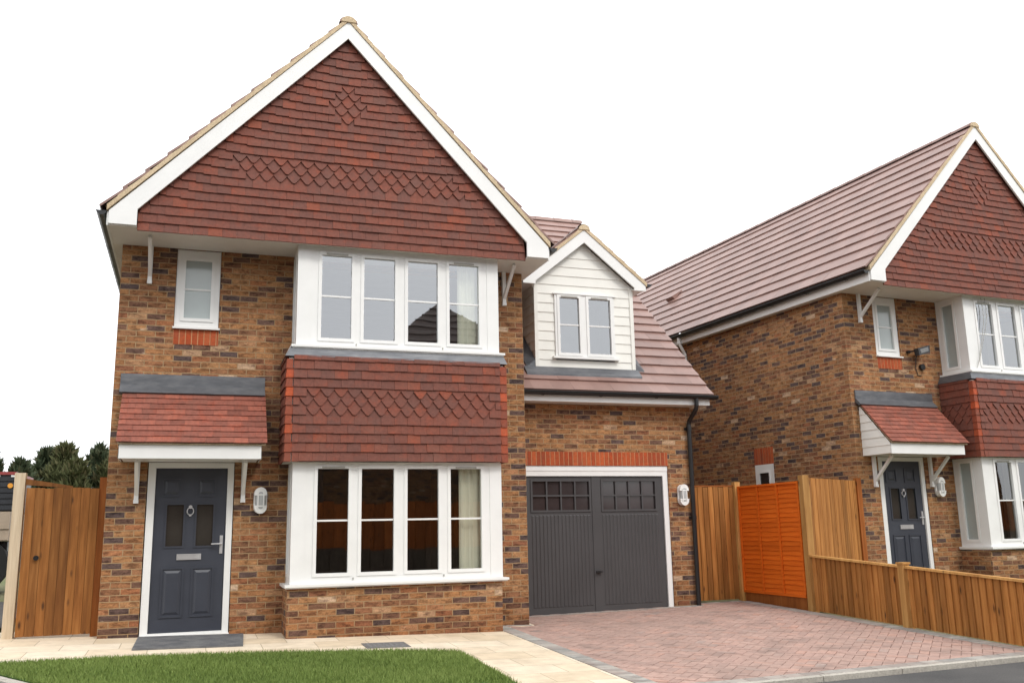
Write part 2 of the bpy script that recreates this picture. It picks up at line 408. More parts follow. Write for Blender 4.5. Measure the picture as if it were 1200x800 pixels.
def soldier(parent, ax, pos, th, u0, u1, z0, z1, name='soldier_course'):
    mb = MB(); u = u0
    while u < u1-.01:
        b = min(u+.075, u1)
        r = RND.random(); t = RND.uniform(-.001, .001)
        if ax == 'y': mb.box(u+.006, pos-.005+t, z0, b-.006, pos+th, z1, r)
        else: mb.box(pos-.005+t, u+.006, z0, pos+th, b-.006, z1, r)
        u = b
    o = mb.build(name, 'soldier', parent)
    mm = MB()
    if ax == 'y': mm.box(u0+.001, pos-.001, z0+.001, u1-.001, pos+th-.002, z1-.001)
    else: mm.box(pos-.001, u0+.001, z0+.001, pos+th-.002, u1-.001, z1-.001)
    mm.build('joint', 'joint', o)
    return o
M['joint'] = m_plain('red_joint', (.52, .27, .14), .9, .2, .1)

DEP = 10.6       # depth of the main block
def main_block(R):
    # ---- brick walls
    w = MB()
    panel(w, 'y', 0, .3, 0, 5.4, -.35, 4.87, [(.45, 1.485, -.05, 2.11), (.66, 1.21, 3.80, 4.855), (2.26, 4.76, .62, 2.05), (2.26, 4.76, 3.57, 4.80)])
    w.face([(0, .3, -.35), (0, DEP, -.35), (0, DEP, 4.87), (0, .3, 4.87)])
    w.face([(5.4, .3, -.35), (5.4, DEP, -.35), (5.4, DEP, 4.87), (5.4, .3, 4.87)])
    w.face([(0, DEP, -.35), (5.4, DEP, -.35), (5.4, DEP, 4.87), (2.7, DEP, 7.9), (0, DEP, 4.87)])
    w.box(2.113, -.585, -.35, 4.829, -.003, .568)                    # brick base of the bay
    w.build('wall', 'brick', R)
    # ---- rooms behind the glass
    it = MB()
    def room(z0, z1, far):
        x0, xj, x1, y0 = .12, 4.765, 5.28, .302
        F = it.face
        F([(x0, y0, z0), (x1, y0, z0), (x1, far, z0), (x0, far, z0)]); F([(x0, far, z1), (x1, far, z1), (x1, y0, z1), (x0, y0, z1)])
        F([(x0, far, z0), (x1, far, z0), (x1, far, z1), (x0, far, z1)])
        F([(x0, y0, z0), (x0, far, z0), (x0, far, z1), (x0, y0, z1)]); F([(x1, far, z0), (x1, y0, z0), (x1, y0, z1), (x1, far, z1)])
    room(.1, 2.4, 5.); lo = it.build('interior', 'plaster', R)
    it = MB(); room(2.62, 4.83, 4.); it.build('interior', 'upplaster', R)
    j = MB()
    for z0, z1 in ((.12, 2.38), (2.64, 4.81)):
        j.box(4.72, .31, z0, 4.76, 1.10, z1)
    j.build('inner_wall', 'jamb', R)
    # ---- roof
    k = math.hypot(1, S_)
    rf = MB(); H = (2.9)*k
    for sgn in (-1, 1):
        O = (CXR+sgn*2.905, -.812, roofz(CXR+2.905)); es = (-sgn/k, 0, S_/k); en = (sgn*S_/k, 0, 1/k)
        courses(rf, O, (0, 1, 0), es, en, H, .345, .33, 1.14, .030, lambda s: [(0, DEP+1.0)], .026, None, .0015, stagger=True, tiltj=.001, gap=.0015)
    # thickness under the tiles, kept clear of the verge
    t_ = .03
    for sgn in (-1, 1):
        rf.face([(CXR, -.80, APX-t_), (CXR, DEP+.15, APX-t_), (CXR+sgn*2.86, DEP+.15, roofz(CXR+2.86)-t_), (CXR+sgn*2.86, -.80, roofz(CXR+2.86)-t_)])
    roof = rf.build('roof', 'rooftile', R)
    rd = MB(); y = -.81
    while y < DEP+.1:
        L = min(.44, DEP+.15-y); n = 8; rr = RND.random()
        f = lambda a, yy, r_: (CXR+r_*math.cos(a), yy, APX-.062+r_*.72*math.sin(a))
        for i in range(n):
            a0, a1 = math.pi*i/n, math.pi*(i+1)/n
            rd.face([f(a0, y, .125), f(a1, y, .125), f(a1, y+L, .118), f(a0, y+L, .118)], rr)
        rd.face([f(math.pi*i/n, y, .125) for i in range(n+1)], rr)
        y += .43
    rd.build('ridge', 'rooftile', roof)
    # ---- verge mortar and bargeboards on the front gable
    vg = MB()
    for sgn in (-1, 1):
        a = Vector((CXR, 0, 7.985)); b = Vector((CXR+sgn*2.84, 0, 7.985-1.04*2.84))
        n_ = 26
        for i in range(n_):
            p, q = a.lerp(b, i/n_), a.lerp(b, (i+1)/n_)
            h0, h1 = .066+RND.uniform(-.006, .006), .070+RND.uniform(-.006, .008)
            vg.hexa([(p.x, -.826, p.z), (q.x, -.826, q.z), (q.x, -.70, q.z), (p.x, -.70, p.z), (p.x, -.829, p.z+h0), (q.x, -.829, q.z+h1), (q.x, -.70, q.z+h1), (p.x, -.70, p.z+h0)])
    vg.prism([(CXR+.10*math.cos(math.pi*i/10), 7.968+.085*math.sin(math.pi*i/10)) for i in range(11)], 'y', -.84, -.80)
    vg.build('verge', 'mortar', R)
    bb = MB()
    for sgn in (-1, 1):
        X = lambda d: CXR+sgn*d
        poly = [(X(0), 7.98), (X(2.815), 5.03), (X(2.815), 4.872), (X(2.5), 4.872), (X(2.5), 5.075), (X(0), 7.735)]
        bb.prism(poly, 'y', -.812, -.782)
    bb.build('bargeboard', 'white', R)
    sf = MB()
    sf.box(-.113, -.689, 4.858, 5.513, -.003, 4.872)                  # soffit under the gable
    sf.box(-.113, -.781, 4.858, .199, -.690, 4.872); sf.box(5.201, -.781, 4.858, 5.513, -.690, 4.872)
    sf.box(-.113, .001, 4.857, -.002, DEP, 4.871); sf.box(5.402, .001, 4.857, 5.513, DEP, 4.871)
    sf.prism([(0.21, 4.874), (5.19, 4.874), (5.19, 5.06), (2.7, 7.70), (.21, 5.06)], 'y', -.70, -.69)
    sf.build('soffit', 'soffit', R)
    fa = MB(); fa.box(-.137, -.78, 4.857, -.115, DEP, 5.02); fa.box(5.515, -.78, 4.857, 5.537, DEP, 5.02)
    fa.build('fascia', 'white', R)
    for x in (-.197, 5.597):
        gm = MB(); half_gutter(gm, (x, -.80, 5.03), (x, DEP, 5.03)); gm.build('gutter', 'black', R)
    # ---- hung tiles on the gable
    gt = MB()
    def spans(s):
        z = 4.83+s; zz = z+.055
        if z < 5.03: return [(.205, 5.195)]
        hw = (7.735-zz)/1.062+.055
        return [(2.7-hw, 2.7+hw)] if hw > .03 else []
    def scal(k, x):
        z = 4.83+.113*k
        if k in (7, 8, 9): return 1.22-.08*(k-9) < x+.0 and x < 4.2+.05*(8-k) and (1.22+.07*(k-7) < x < 4.25-.07*(k-7))
        return abs(x-2.71)/.30 + abs(z-6.80)/.31 < 1
    def gbend(s_, x):
        hw = (7.735-(4.83+s_))/1.062; d = hw-abs(x-2.7)
        return .045*max(0, 1-d/.55)**2 if 4.83+s_ > 5.2 else 0.
    courses(gt, (0, -.712, 4.83), (1, 0, 0), (0, 0, 1), (0, -1, 0), 2.93, .113, .17, 2.15, .042, spans, .026, scal, .003, tiltj=.005, bend=gbend)
    gt.build('gable_tiling', 'clay', R)
    # ---- hung tiles round the bay
    bt = MB(); cts = []
    zb = 2.07; g_ = .115; Hs = 1.30
    def sc2(k, x): return k in (5, 6, 7) and .22 < x < 2.66
    courses(bt, (2.02, -.672, zb), (1, 0, 0), (0, 0, 1), (0, -1, 0), Hs, g_, .17, 2.15, .038, lambda s: [(.09, 2.79)], .024, sc2, .004, tiltj=.006)
    for sx, xx in ((-1, 2.045), (1, 4.875)):
        courses(bt, (xx, 0, zb), (0, -1, 0), (0, 0, 1), (sx, 0, 0), Hs, g_, .17, 2.15, .038, lambda s: [(.003, .61)], .024, lambda k, x: k in (5, 6, 7) and x < .55, .004, tiltj=.006)
        ct = MB(); cts.append(ct)
        for k in range(11):           # angle tiles wrapping the corner
            z0 = zb+k*g_; r = RND.random()**.8 if k % 2 else RND.random()*.4
            l = (.09 if k % 2 else .055)*1.0
            x0, x1 = (xx-.028, xx+l) if sx < 0 else (xx-l, xx+.028)
            ct.hexa([(x0, -.701, z0-.003), (x1, -.701, z0-.003), (x1, -.60, z0-.003), (x0, -.60, z0-.003),
                     (x0-sx*.012, -.689, z0+g_*1.04), (x1, -.689, z0+g_*1.04), (x1, -.60, z0+g_*1.04), (x0-sx*.012, -.60, z0+g_*1.04)], r)
    core = MB(); core.box(2.055, -.66, zb+.01, 4.865, -.003, zb+1.29); 
    b_ = bt.build('bay_tiling', 'clay', R); [c_.build('corner_tile', 'corner', b_) for c_ in cts]; core.build('backing', 'soffit', b_)
    ld = MB()
    ld.hexa([(2.0, -.705, 3.375), (4.915, -.705, 3.375), (4.915, -.003, 3.375), (2.0, -.003, 3.375), (2.075, -.635, 3.505), (4.875, -.635, 3.505), (4.875, -.003, 3.505), (2.075, -.003, 3.505)])
    ld.build('lead_apron', 'lead', R)
    # ---- bay windows
    xs = [(2.445, 2.83), (2.992, 3.404), (3.577, 3.985), (4.146, 4.56)]
    for (z0, z1, p0, p1, bar, sz, hd) in ((.60, 2.068, .722, 1.987, 1.352, .60, 2.10), (3.535, 4.857, 3.645, 4.745, 4.20, 3.535, 4.83)):
        B = MB(); e = .042
        panel(B, 'y', -.585, .06, 2.146, 4.83, z0, z1, [(a-e, b+e, p0-e, p1+e) for a, b in xs])
        for x, t in ((2.146, .05), (4.83, -.05)):
            panel(B, 'x', x, t, -.524, -.004, z0, z1, [(-.40, -.095, p0-e, p1+e)])
        # corner post covers stand slightly proud
        B.box(2.138, -.593, z0+.001, 2.30, -.5855, z1-.001); B.box(4.676, -.593, z0+.001, 4.838, -.5855, z1-.001)
        B.box(2.138, -.585, z0+.001, 2.1455, -.425, z1-.001); B.box(4.8305, -.585, z0+.001, 4.838, -.425, z1-.001)
        B.box(2.20, -.523, z1-.03, 4.78, .30, z1-.008)               # inside head board
        bw = B.build('bay_window', 'white', R)
        sash_set(bw, [(a, b, p0, p1) for a, b in xs], 'y', -.585, 1, bar, (0, 3), 'lowglass' if z0 < 1 else 'glass')
        sash_set(bw, [(-.40+e, -.095-e, p0, p1)], 'x', 2.146, 1, None, (), 'obscure'); sash_set(bw, [(-.40+e, -.095-e, p0, p1)], 'x', 4.83, -1, None, (), 'obscure')
        cu = MB(); n_ = 14
        for i in range(n_):
            xa, xb = 4.295+.30*i/n_, 4.295+.30*(i+1)/n_; wv = lambda x: -.46+.014*math.sin(x*62)
            cu.face([(xa, wv(xa), z0+.06), (xb, wv(xb), z0+.06), (xb, wv(xb), z1-.04), (xa, wv(xa), z1-.04)])
        cu.build('curtain', 'jamb', bw, smooth=True)
        s = MB(); s.box(2.075, -.665, sz-.03, 4.90, -.004, sz-.001); s.box(2.09, -.645, sz-.045, 4.885, -.004, sz-.031)
        s.build('sill', 'white', bw)
        dd = MB()
        for x in (2.9, 4.05):
            dd = MB(); dd.box(x-.008, -.600, p0-.085, x+.008, -.586, p0-.06); dd.build('drain_cap', 'ventgrey', bw)
    # ---- small landing window
    f = MB(); panel(f, 'y', .018, .07, .665, 1.205, 3.82, 4.853, [(.735, 1.135, 3.90, 4.76)])
    f.box(.665, .02, 4.80, 1.205, .05, 4.853)
    f.box(.648, -.045, 3.795, 1.222, .05, 3.819)
    fw_ = f.build('window', 'white', R)
    sash_set(fw_, [(.775, 1.095, 3.945, 4.715)], 'y', .018, 1, 4.33, (), 'obscure', .042)
    soldier(R, 'y', 0, .05, .66, 1.215, 3.595, 3.790)
    # ---- white gallows brackets under the gable
    gallows(R, .345, 0, 4.857, .47, .50); gallows(R, 5.115, 0, 4.857, .47, .50)
    # ---- porch canopy
    pz = 2.10
    P = MB(); P.box(.15, -.612, pz, 1.757, -.585, 2.262); P.box(.172, -.584, pz+.004, 1.735, -.003, pz+.016)
    porch = P.build('porch', 'white', R)
    pt = MB(); a = Vector((0, -.66, 2.275)); b = Vector((0, -.03, 2.985)); d = (b-a); L = d.length-.06; d.normalize()
    courses(pt, (.115, a.y, a.z), (1, 0, 0), d, (0, -d.z, d.y), L, .098, .165, 2.1, .024, lambda s: [(0, 1.707)], .012, None, .003)
    pt.build('porch_tiling', 'porchclay', porch)
    un = MB(); un.hexa([(.13, -.64, 2.262), (1.805, -.64, 2.262), (1.805, -.004, 2.985), (.13, -.004, 2.985), (.13, -.64, 2.275), (1.805, -.64, 2.275), (1.805, -.004, 2.998), (.13, -.004, 2.998)])
    un.build('verge', 'mortar', porch)
    for x0, sx in ((.15, -1), (1.757, 1)):
        c = MB()
        n_ = 6
        for i in range(n_):          # triangular cheek in overlapping boards
            z0 = pz+.005+i*.135; z1 = z0+.135
            ye = lambda z: -.60 if z < 2.27 else -.60+(z-2.27)/1.127
            if ye(z0) > -.03: break
            y0, y1 = ye(z0), min(ye(z1), -.01)
            x = x0
            ps = [(x+sx*.012, y0, z0), (x+sx*.012, -.004, z0), (x+sx*.002, -.004, min(z1, 2.93)), (x+sx*.002, y1, min(z1, 2.93))]
            if y0 == -.60 and y1 > -.60: ps = [(x+sx*.012, y0, z0), (x+sx*.012, -.004, z0), (x+sx*.002, -.004, z1), (x+sx*.002, y1, z1), (x+sx*.006, -.60, 2.27)]
            c.face(ps); c.face([(x+sx*.012, y0, z0), (x+sx*.012, -.004, z0), (x, -.004, z0), (x, y0, z0)])
        c.build('cheek', 'cream', porch)
    gallows(porch, .34, 0, pz, .47, .42); gallows(porch, 1.59, 0, pz, .47, .42)
    lf = MB(); lf.box(.078, -.022, 2.985, 1.815, -.001, 3.195)
    lf.hexa([(.078, -.118, 2.950), (1.815, -.118, 2.950), (1.815, -.08, 2.93), (.078, -.08, 2.93), (.078, -.023, 3.06), (1.815, -.023, 3.06), (1.815, -.012, 2.99), (.078, -.012, 2.99)])
    lf.build('lead_flashing', 'lead', porch)
    # ---- front door
    D = MB()
    x0, x1, zt = .462, 1.475, 2.098
    panel(D, 'y', .012, .09, x0, x1, -.03, zt, [(.55, 1.40, .062, 2.03)])
    D.box(x0-.01, -.03, -.035, x1+.01, .011, .035); D.box(.552, .0, .036, 1.398, .05, .06)
    door = D.build('front_door', 'white', R)
    lf = MB()
    gl = [(.70, .895, 1.08, 1.58), (1.05, 1.245, 1.08, 1.58)]
    panel(lf, 'y', .042, .045, .552, 1.398, .064, 2.028, gl)
    for a, b, c_, d_ in [(.69, .905, .26, .80), (1.04, 1.255, .26, .80), (.65, .84, 1.70, 1.89), (1.06, 1.25, 1.70, 1.89)]:
        ring(lf, 'y', .030, .012, a-.025, b+.025, c_-.025, d_+.025, .02)
        lf.hexa([(a+.012, .0415, c_+.012), (b-.012, .0415, c_+.012), (b-.012, .0415, d_-.012), (a+.012, .0415, d_-.012), (a+.04, .029, c_+.04), (b-.04, .029, c_+.04), (b-.04, .029, d_-.04), (a+.04, .029, d_-.04)])
    for a, b, c_, d_ in gl: ring(lf, 'y', .032, .02, a-.022, b+.022, c_-.022, d_+.022, .022)
    lf.build('door_leaf', 'door', door)
    for a, b, c_, d_ in gl:
        g = MB(); g.face([(a-.001, .058, c_-.001), (b+.001, .058, c_-.001), (b+.001, .058, d_+.001), (a-.001, .058, d_+.001)]); g.build('pane', 'doorglass', door, keep=True)
    kb = MB()
    for i in range(16):
        pass
    kb.tube([(.973+.038*math.cos(2*math.pi*i/16), .022, 1.50+.045*math.sin(2*math.pi*i/16)) for i in range(17)], .007, 6)
    kb.tube([(.973, .042, 1.552), (.973, .012, 1.552)], .022, 12); kb.box(.958, .012, 1.44, .988, .03, 1.462)
    kb.build('knocker', 'chrome', door)
    lb = MB(); ring(lb, 'y', .026, .016, .838, 1.122, .915, .985, .012); lb.box(.851, .030, .928, 1.109, .0415, .972); lb.build('letterbox', 'chrome', door)
    hd = MB(); hd.box(1.335, .030, .98, 1.372, .0415, 1.20); hd.tube([(1.354, .03, 1.10), (1.354, -.012, 1.10), (1.342, -.018, 1.10), (1.235, -.018, 1.098)], .009, 8)
    hd.build('handle', 'chrome', door)
    return

# ================================================================== HOUSE 1
H1 = empty('brick_house')
tag(H1, 'nearer brick house with garage wing and white clad dormer, steep tile hung gable facing forward', 'house', 'tile hung brick houses')
main_block(H1)
H2 = copy_tree(H1)
H2.location = (11.26, .278, .167); H2.rotation_euler.z = rad(4.7)
tag(H2, 'farther brick house beyond the low fence, its long plain side wall and roof slope showing', 'house', 'tile hung brick houses')

# ------------------------------------------------------------------ garage wing of the near house
YG = .887; ye, ze, SG = .54, 3.235, .90
w = MB()
panel(w, 'y', YG, .25, 5.402, 8.57, -.3, 3.16, [(5.60, 8.11, -.06, 2.142)])
w.face([(8.57, YG+.25, -.3), (8.57, 10.4, -.3), (8.57, 10.4, 3.2), (8.57, 5.6, 7.5), (8.57, YG+.25, 3.45)])
w.face([(5.402, 10.4, -.3), (8.57, 10.4, -.3), (8.57, 10.4, 3.2), (5.402, 10.4, 3.2)])
w.build('wall', 'brick', H1, uvoff=(.06, 0))
soldier(H1, 'y', YG, .06, 5.59, 8.115, 2.142, 2.352)
rf = MB(); kk = math.hypot(1, SG); Hg = 5.06*kk
DX0, DX1, DY = 5.965, 7.635, .97
def gspans(s):
    y = ye + s/kk; z = ze + SG*(y-ye)
    xl = 5.405 if z < 5.02 else max(2.8, CXR+(APX-z)/S_-.25)
    iv = [(xl, 8.80)]
    if y > DY+.02:
        if z < 5.08: cut = (DX0+.01, DX1-.01)
        else:
            hw = max(0, (6.0-z)/.81 - .10); cut = (6.795-hw, 6.795+hw)
        if cut[1] > cut[0]: iv = [(xl, cut[0]), (cut[1], 8.80)]
    return [(a-5.405, b-5.405) for a, b in iv if b > a]
courses(rf, (5.405, ye-.02, ze-.0), (1, 0, 0), (0, 1/kk, SG/kk), (0, -SG/kk, 1/kk), Hg, .28, .33, 1.14, .030, gspans, .026, None, .0015, gap=.0015, tiltj=.001)
zr = ze+SG*5.06; yr = ye+5.06
rf.face([(3.2, yr, zr), (8.73, yr, zr), (8.73, yr+5., zr-SG*5.), (3.2, yr+5., zr-SG*5.)])
rf.face([(5.41, ye, ze-.02), (8.79, ye, ze-.02), (8.79, DY, ze+SG*(DY-ye)-.02), (5.41, DY, ze+SG*(DY-ye)-.02)])
groof = rf.build('roof', 'rooftile', H1)
rd = MB(); x = 3.0
while x < 8.75:
    rr = RND.random(); f = lambda a, xx, r_: (xx, yr+r_*math.cos(a), zr-.05+r_*.85*math.sin(a))
    for i in range(8):
        a0, a1 = math.pi*i/8, math.pi*(i+1)/8
        rd.face([f(a0, x, .125), f(a1, x, .125), f(a1, min(x+.44, 8.82), .118), f(a0, min(x+.44, 8.82), .118)], rr)
    x += .43
rd.build('ridge', 'rooftile', groof)
vm = MB()
for (p, q) in (((8.77, ye-.01, ze-.05), (8.77, yr, zr-.05)),):
    vm.hexa([(8.73, p[1], p[2]), (8.805, p[1], p[2]), (8.805, q[1], q[2]), (8.73, q[1], q[2]), (8.73, p[1], p[2]+.05), (8.805, p[1], p[2]+.05), (8.805, q[1], q[2]+.05), (8.73, q[1], q[2]+.05)])
vm.build('verge', 'mortar', groof)
sf = MB(); sf.box(5.402, .60, 3.085, 8.77, .622, 3.20); sf.build('fascia', 'white', H1)
sf = MB(); sf.box(5.402, .623, 3.088, 8.76, YG-.002, 3.10); sf.box(8.60, .623, 3.101, 8.76, YG+.3, 3.20); sf.build('soffit', 'soffit', H1)
gm = MB(); half_gutter(gm, (5.43, .542, 3.225), (8.87, .542, 3.225)); gm.build('gutter', 'black', H1)
dp = MB(); dp.tube([(8.50, .545, 3.20), (8.50, .545, 3.07), (8.50, .57, 3.02), (8.50, .80, 2.86), (8.50, .832, 2.80), (8.50, .832, -.02)], .036, 12)
for z in (2.7, 1.3): dp.tube([(8.50, .832, z), (8.50, .832, z+.06)], .043, 12); dp.box(8.44, .86, z+.01, 8.56, .885, z+.05)
dp.build('downpipe', 'black', H1, smooth=False)
# garage door
D = MB()
panel(D, 'y', YG+.02, .07, 5.605, 8.105, -.06, 2.139, [(5.70, 8.022, -.055, 1.985)])
D.box(5.605, YG+.012, 2.06, 8.105, YG+.0195, 2.139)
gd = D.build('garage_door', 'white', H1)
lf = MB(); yd = YG+.05
glz = [(5.83, 6.755, 1.475, 1.905), (6.985, 7.885, 1.475, 1.905)]
panel(lf, 'y', yd, .03, 5.703, 8.019, -.045, 1.982, glz)
for a, b, c, d in glz:
    for i in range(1, 4): lf.box(a+(b-a)*i/4-.012, yd-.006, c+.0005, a+(b-a)*i/4+.012, yd+.02, d-.0005)
    lf.box(a+.0005, yd-.008, (c+d)/2-.012, b-.0005, yd+.021, (c+d)/2+.012)
    ring(lf, 'y', yd-.014, .014, a-.03, b+.03, c-.03, d+.03, .03)
    x = a-.02                                     # vertical ribs pressed in the steel below
    while x < b+.01:
        lf.hexa([(x, yd-.0005, .06), (x+.05, yd-.0005, .06), (x+.05, yd-.0005, 1.40), (x, yd-.0005, 1.40), (x+.012, yd-.008, .07), (x+.040, yd-.008, .07), (x+.040, yd-.008, 1.39), (x+.012, yd-.008, 1.39)])
        x += .0605
lf.box(6.80, yd-.010, -.04, 6.945, yd-.0005, 1.98)
lf.build('door_leaf', 'garage', gd)
for a, b, c, d in glz:
    g = MB(); g.face([(a-.001, yd+.022, c-.001), (b+.001, yd+.022, c-.001), (b+.001, yd+.022, d+.001), (a-.001, yd+.022, d+.001)]); g.build('pane', 'gdark', gd, keep=True)
hd = MB(); hd.box(6.83, yd-.022, .535, 6.905, yd-.0105, .565); hd.tube([(6.868, yd-.022, .55), (6.868, yd-.05, .55)], .010, 8); hd.box(6.82, yd-.058, .540, 6.918, yd-.046, .560)
hd.build('handle', 'black', gd)

# ------------------------------------------------------------------ dormer
cl = MB()
wx0, wx1, wz0, wz1 = 6.28, 7.31, 3.845, 4.85
z = 3.64; bh = .152
def dhw(z): return (DX1-DX0)/2 if z < 5.0 else max(0, (5.74-z)/.81)
cxd = (DX0+DX1)/2
while z < 5.68:
    zt = z+bh
    def brd(xa, xb, xc, xd, za, zb):
        cl.face([(xa, DY-.017, za), (xb, DY-.017, za), (xd, DY-.006, zb), (xc, DY-.006, zb)])
        cl.face([(xa, DY, za), (xb, DY, za), (xb, DY-.017, za), (xa, DY-.017, za)])
    h0, h1 = dhw(z), dhw(zt)
    if zt <= wz0 or z >= wz1: brd(cxd-h0, cxd+h0, cxd-h1, cxd+h1, z, zt)
    else: brd(cxd-h0, wx0+.01, cxd-h1, wx0+.01, z, zt); brd(wx1-.01, cxd+h0, wx1-.01, cxd+h1, z, zt)
    for sx, xx in ((-1, DX0), (1, DX1)):
        if z < 5.0:
            y0, y1 = ye+(z-ze)/SG, ye+(zt-ze)/SG
            cl.face([(xx+sx*.022, DY-.02, z), (xx+sx*.022, max(DY, y0), z), (xx+sx*.006, max(DY, y1), zt), (xx+sx*.006, DY-.02, zt)])
            cl.face([(xx, DY-.02, z), (xx, max(DY, y0), z), (xx+sx*.022, max(DY, y0), z), (xx+sx*.022, DY-.02, z)])
    z = zt
for xx in (DX0-.026, DX1-.034): cl.box(xx, DY-.030, 3.62, xx+.06, DY+.03, 5.05)
cl.box(DX0-.03, DY-.034, 3.60, DX1+.03, DY, 3.645)
dorm = cl.build('dormer', 'cream', H1)
f = MB(); panel(f, 'y', DY-.04, .09, wx0, wx1, wz0, wz1, [(6.318, 6.737, 3.863, 4.842), (6.818, 7.282, 3.863, 4.842)])
f.box(wx0-.05, DY-.085, wz0-.035, wx1+.05, DY, wz0-.002); f.box(wx0-.03, DY-.06, wz1+.001, wx1+.03, DY, wz1+.02)
f.build('window_frame', 'white', dorm)
sash_set(dorm, [(6.36, 6.695, 3.905, 4.80), (6.86, 7.24, 3.905, 4.80)], 'y', DY-.04, 1, 4.36, (0, 1))
bx = MB()
bx.face([(6.0, 2.2, 3.7), (7.6, 2.2, 3.7), (7.6, 2.2, 5.0), (6.0, 2.2, 5.0)]); bx.face([(6.0, 1.03, 5.0), (7.6, 1.03, 5.0), (7.6, 2.2, 5.0), (6.0, 2.2, 5.0)])
bx.face([(6.0, 1.03, 3.7), (6.0, 2.2, 3.7), (6.0, 2.2, 5.0), (6.0, 1.03, 5.0)]); bx.face([(7.6, 1.03, 3.7), (7.6, 2.2, 3.7), (7.6, 2.2, 5.0), (7.6, 1.03, 5.0)])
bx.face([(6.0, 1.03, 3.7), (7.6, 1.03, 3.7), (7.6, 2.2, 3.7), (6.0, 2.2, 3.7)])
bx.build('interior', 'upplaster', dorm)
bb = MB(); ax = 6.795
for sgn in (-1, 1):
    X = lambda d: ax+sgn*d
    bb.prism([(X(0), 5.925), (X(1.065), 5.06), (X(1.065), 4.975), (X(.86), 4.975), (X(.86), 5.02), (X(0), 5.715)], 'y', .845, .875)
    bb.box(min(X(1.05), X(.845)), .876, 4.99, max(X(1.05), X(.845)), 2.1, 5.005)
bb.build('bargeboard', 'white', dorm)
vg = MB()
for sgn in (-1, 1):
    a = Vector((ax, 0, 5.93)); b = Vector((ax+sgn*1.085, 0, 5.93-.812*1.085))
    for i in range(10):
        p, q = a.lerp(b, i/10), a.lerp(b, (i+1)/10); h0, h1 = .064+RND.uniform(-.006, .004), .068+RND.uniform(-.006, .006)
        vg.hexa([(p.x, .832, p.z), (q.x, .832, q.z), (q.x, .93, q.z), (p.x, .93, p.z), (p.x, .83, p.z+h0), (q.x, .83, q.z+h1), (q.x, .93, q.z+h1), (p.x, .93, p.z+h0)])
vg.prism([(ax+.095*math.cos(math.pi*i/10), 5.925+.085*math.sin(math.pi*i/10)) for i in range(11)], 'y', .818, .85)
vg.build('verge', 'mortar', dorm)
dr = MB(); kd = math.hypot(1, .812)
for sgn in (-1, 1):
    def dsp(s, sgn=sgn):
        d = 1.10-s/kd; zz = 6.0-.812*d
        return [(0, max(.1, ye+(zz-ze)/SG-.835+.12))]
    courses(dr, (ax+sgn*1.10, .85, 6.0-.812*1.10), (0, 1, 0), (-sgn/kd, 0, .812/kd), (sgn*.812/kd, 0, 1/kd), 1.10*kd, .255, .33, 1.14, .02, dsp, .018, None, .002, gap=.003)
f = lambda a, yy, r_: (ax+r_*math.cos(a), yy, 5.95+r_*.72*math.sin(a))
for yy in [.85+.43*i for i in range(6)]:
    rr = RND.random()
    for i in range(8):
        a0, a1 = math.pi*i/8, math.pi*(i+1)/8; dr.face([f(a0, yy, .11), f(a1, yy, .11), f(a1, yy+.44, .105), f(a0, yy+.44, .105)], rr)
dr.build('roof_tiling', 'rooftile', dorm)
for xx in (ax-1.135, ax+1.135):
    gm = MB(); half_gutter(gm, (xx, .86, 5.10), (xx, 2.1, 5.10), .05); gm.build('gutter', 'black', dorm)
ld = MB(); y0 = .80; z0 = ze+SG*(y0-ye)
ld.hexa([(DX0-.22, y0, z0+.03), (DX1+.06, y0, z0+.03), (DX1+.06, DY-.03, ze+SG*(DY-.03-ye)+.03), (DX0-.22, DY-.03, ze+SG*(DY-.03-ye)+.03), (DX0-.22, y0, z0+.075), (DX1+.06, y0, z0+.075), (DX1+.06, DY-.03, ze+SG*(DY-.03-ye)+.08), (DX0-.22, DY-.03, ze+SG*(DY-.03-ye)+.08)])
ld.box(DX0-.03, DY-.05, 3.55, DX1+.03, DY-.035, 3.615)
for sx, xx in ((-1, DX0-.024), (1, DX1+.024)):
    y1 = 2.2
    ld.hexa([(xx-.02 if sx < 0 else xx, DY-.03, ze+SG*(DY-ye)+.01), (xx+.15*sx, DY-.03, ze+SG*(DY-ye)+.01), (xx+.15*sx, y1, ze+SG*(y1-ye)+.01), (xx, y1, ze+SG*(y1-ye)+.01),
             (xx, DY-.03, ze+SG*(DY-ye)+.16), (xx+.15*sx, DY-.03, ze+SG*(DY-ye)+.045), (xx+.15*sx, y1, ze+SG*(y1-ye)+.045), (xx, y1, ze+SG*(y1-ye)+.16)])
ld.build('lead_flashing', 'lead', dorm)

# ------------------------------------------------------------------ extra parts of the far house
f = MB(); panel(f, 'x', -.012, .05, 2.08, 2.60, 1.1, 2.13, [(2.18, 2.50, 1.2, 2.0)])
sw = f.build('window', 'white', H2)
sash_set(sw, [(2.205, 2.475, 1.225, 1.975)], 'x', -.012, 1, None, w=.03)
bkp = MB(); bkp.face([(.0375-.02, 2.1, 1.12), (.0375-.02, 2.58, 1.12), (.0375-.02, 2.58, 2.11), (.0375-.02, 2.1, 2.11)]); 
g = MB(); g.face([(-.004, 2.17, 1.19), (-.004, 2.51, 1.19), (-.004, 2.51, 2.01), (-.004, 2.17, 2.01)]); g.build('blind', 'dark', sw)
soldier(H2, 'x', 0, .05, 2.06, 2.62, 2.135, 2.44)
dp = MB(); dp.tube([(-.19, 4.62, 4.98), (-.19, 4.62, 4.86), (-.05, 4.62, 4.62), (-.05, 4.62, 0)], .036, 10); dp.build('downpipe', 'white', H2)
vt = MB(); k = math.hypot(1, S_)
p = Vector((1.2, 6.7, roofz(1.2))); es = Vector((1/k, 0, S_/k)); en = Vector((-S_/k, 0, 1/k)); eu = Vector((0, 1, 0))
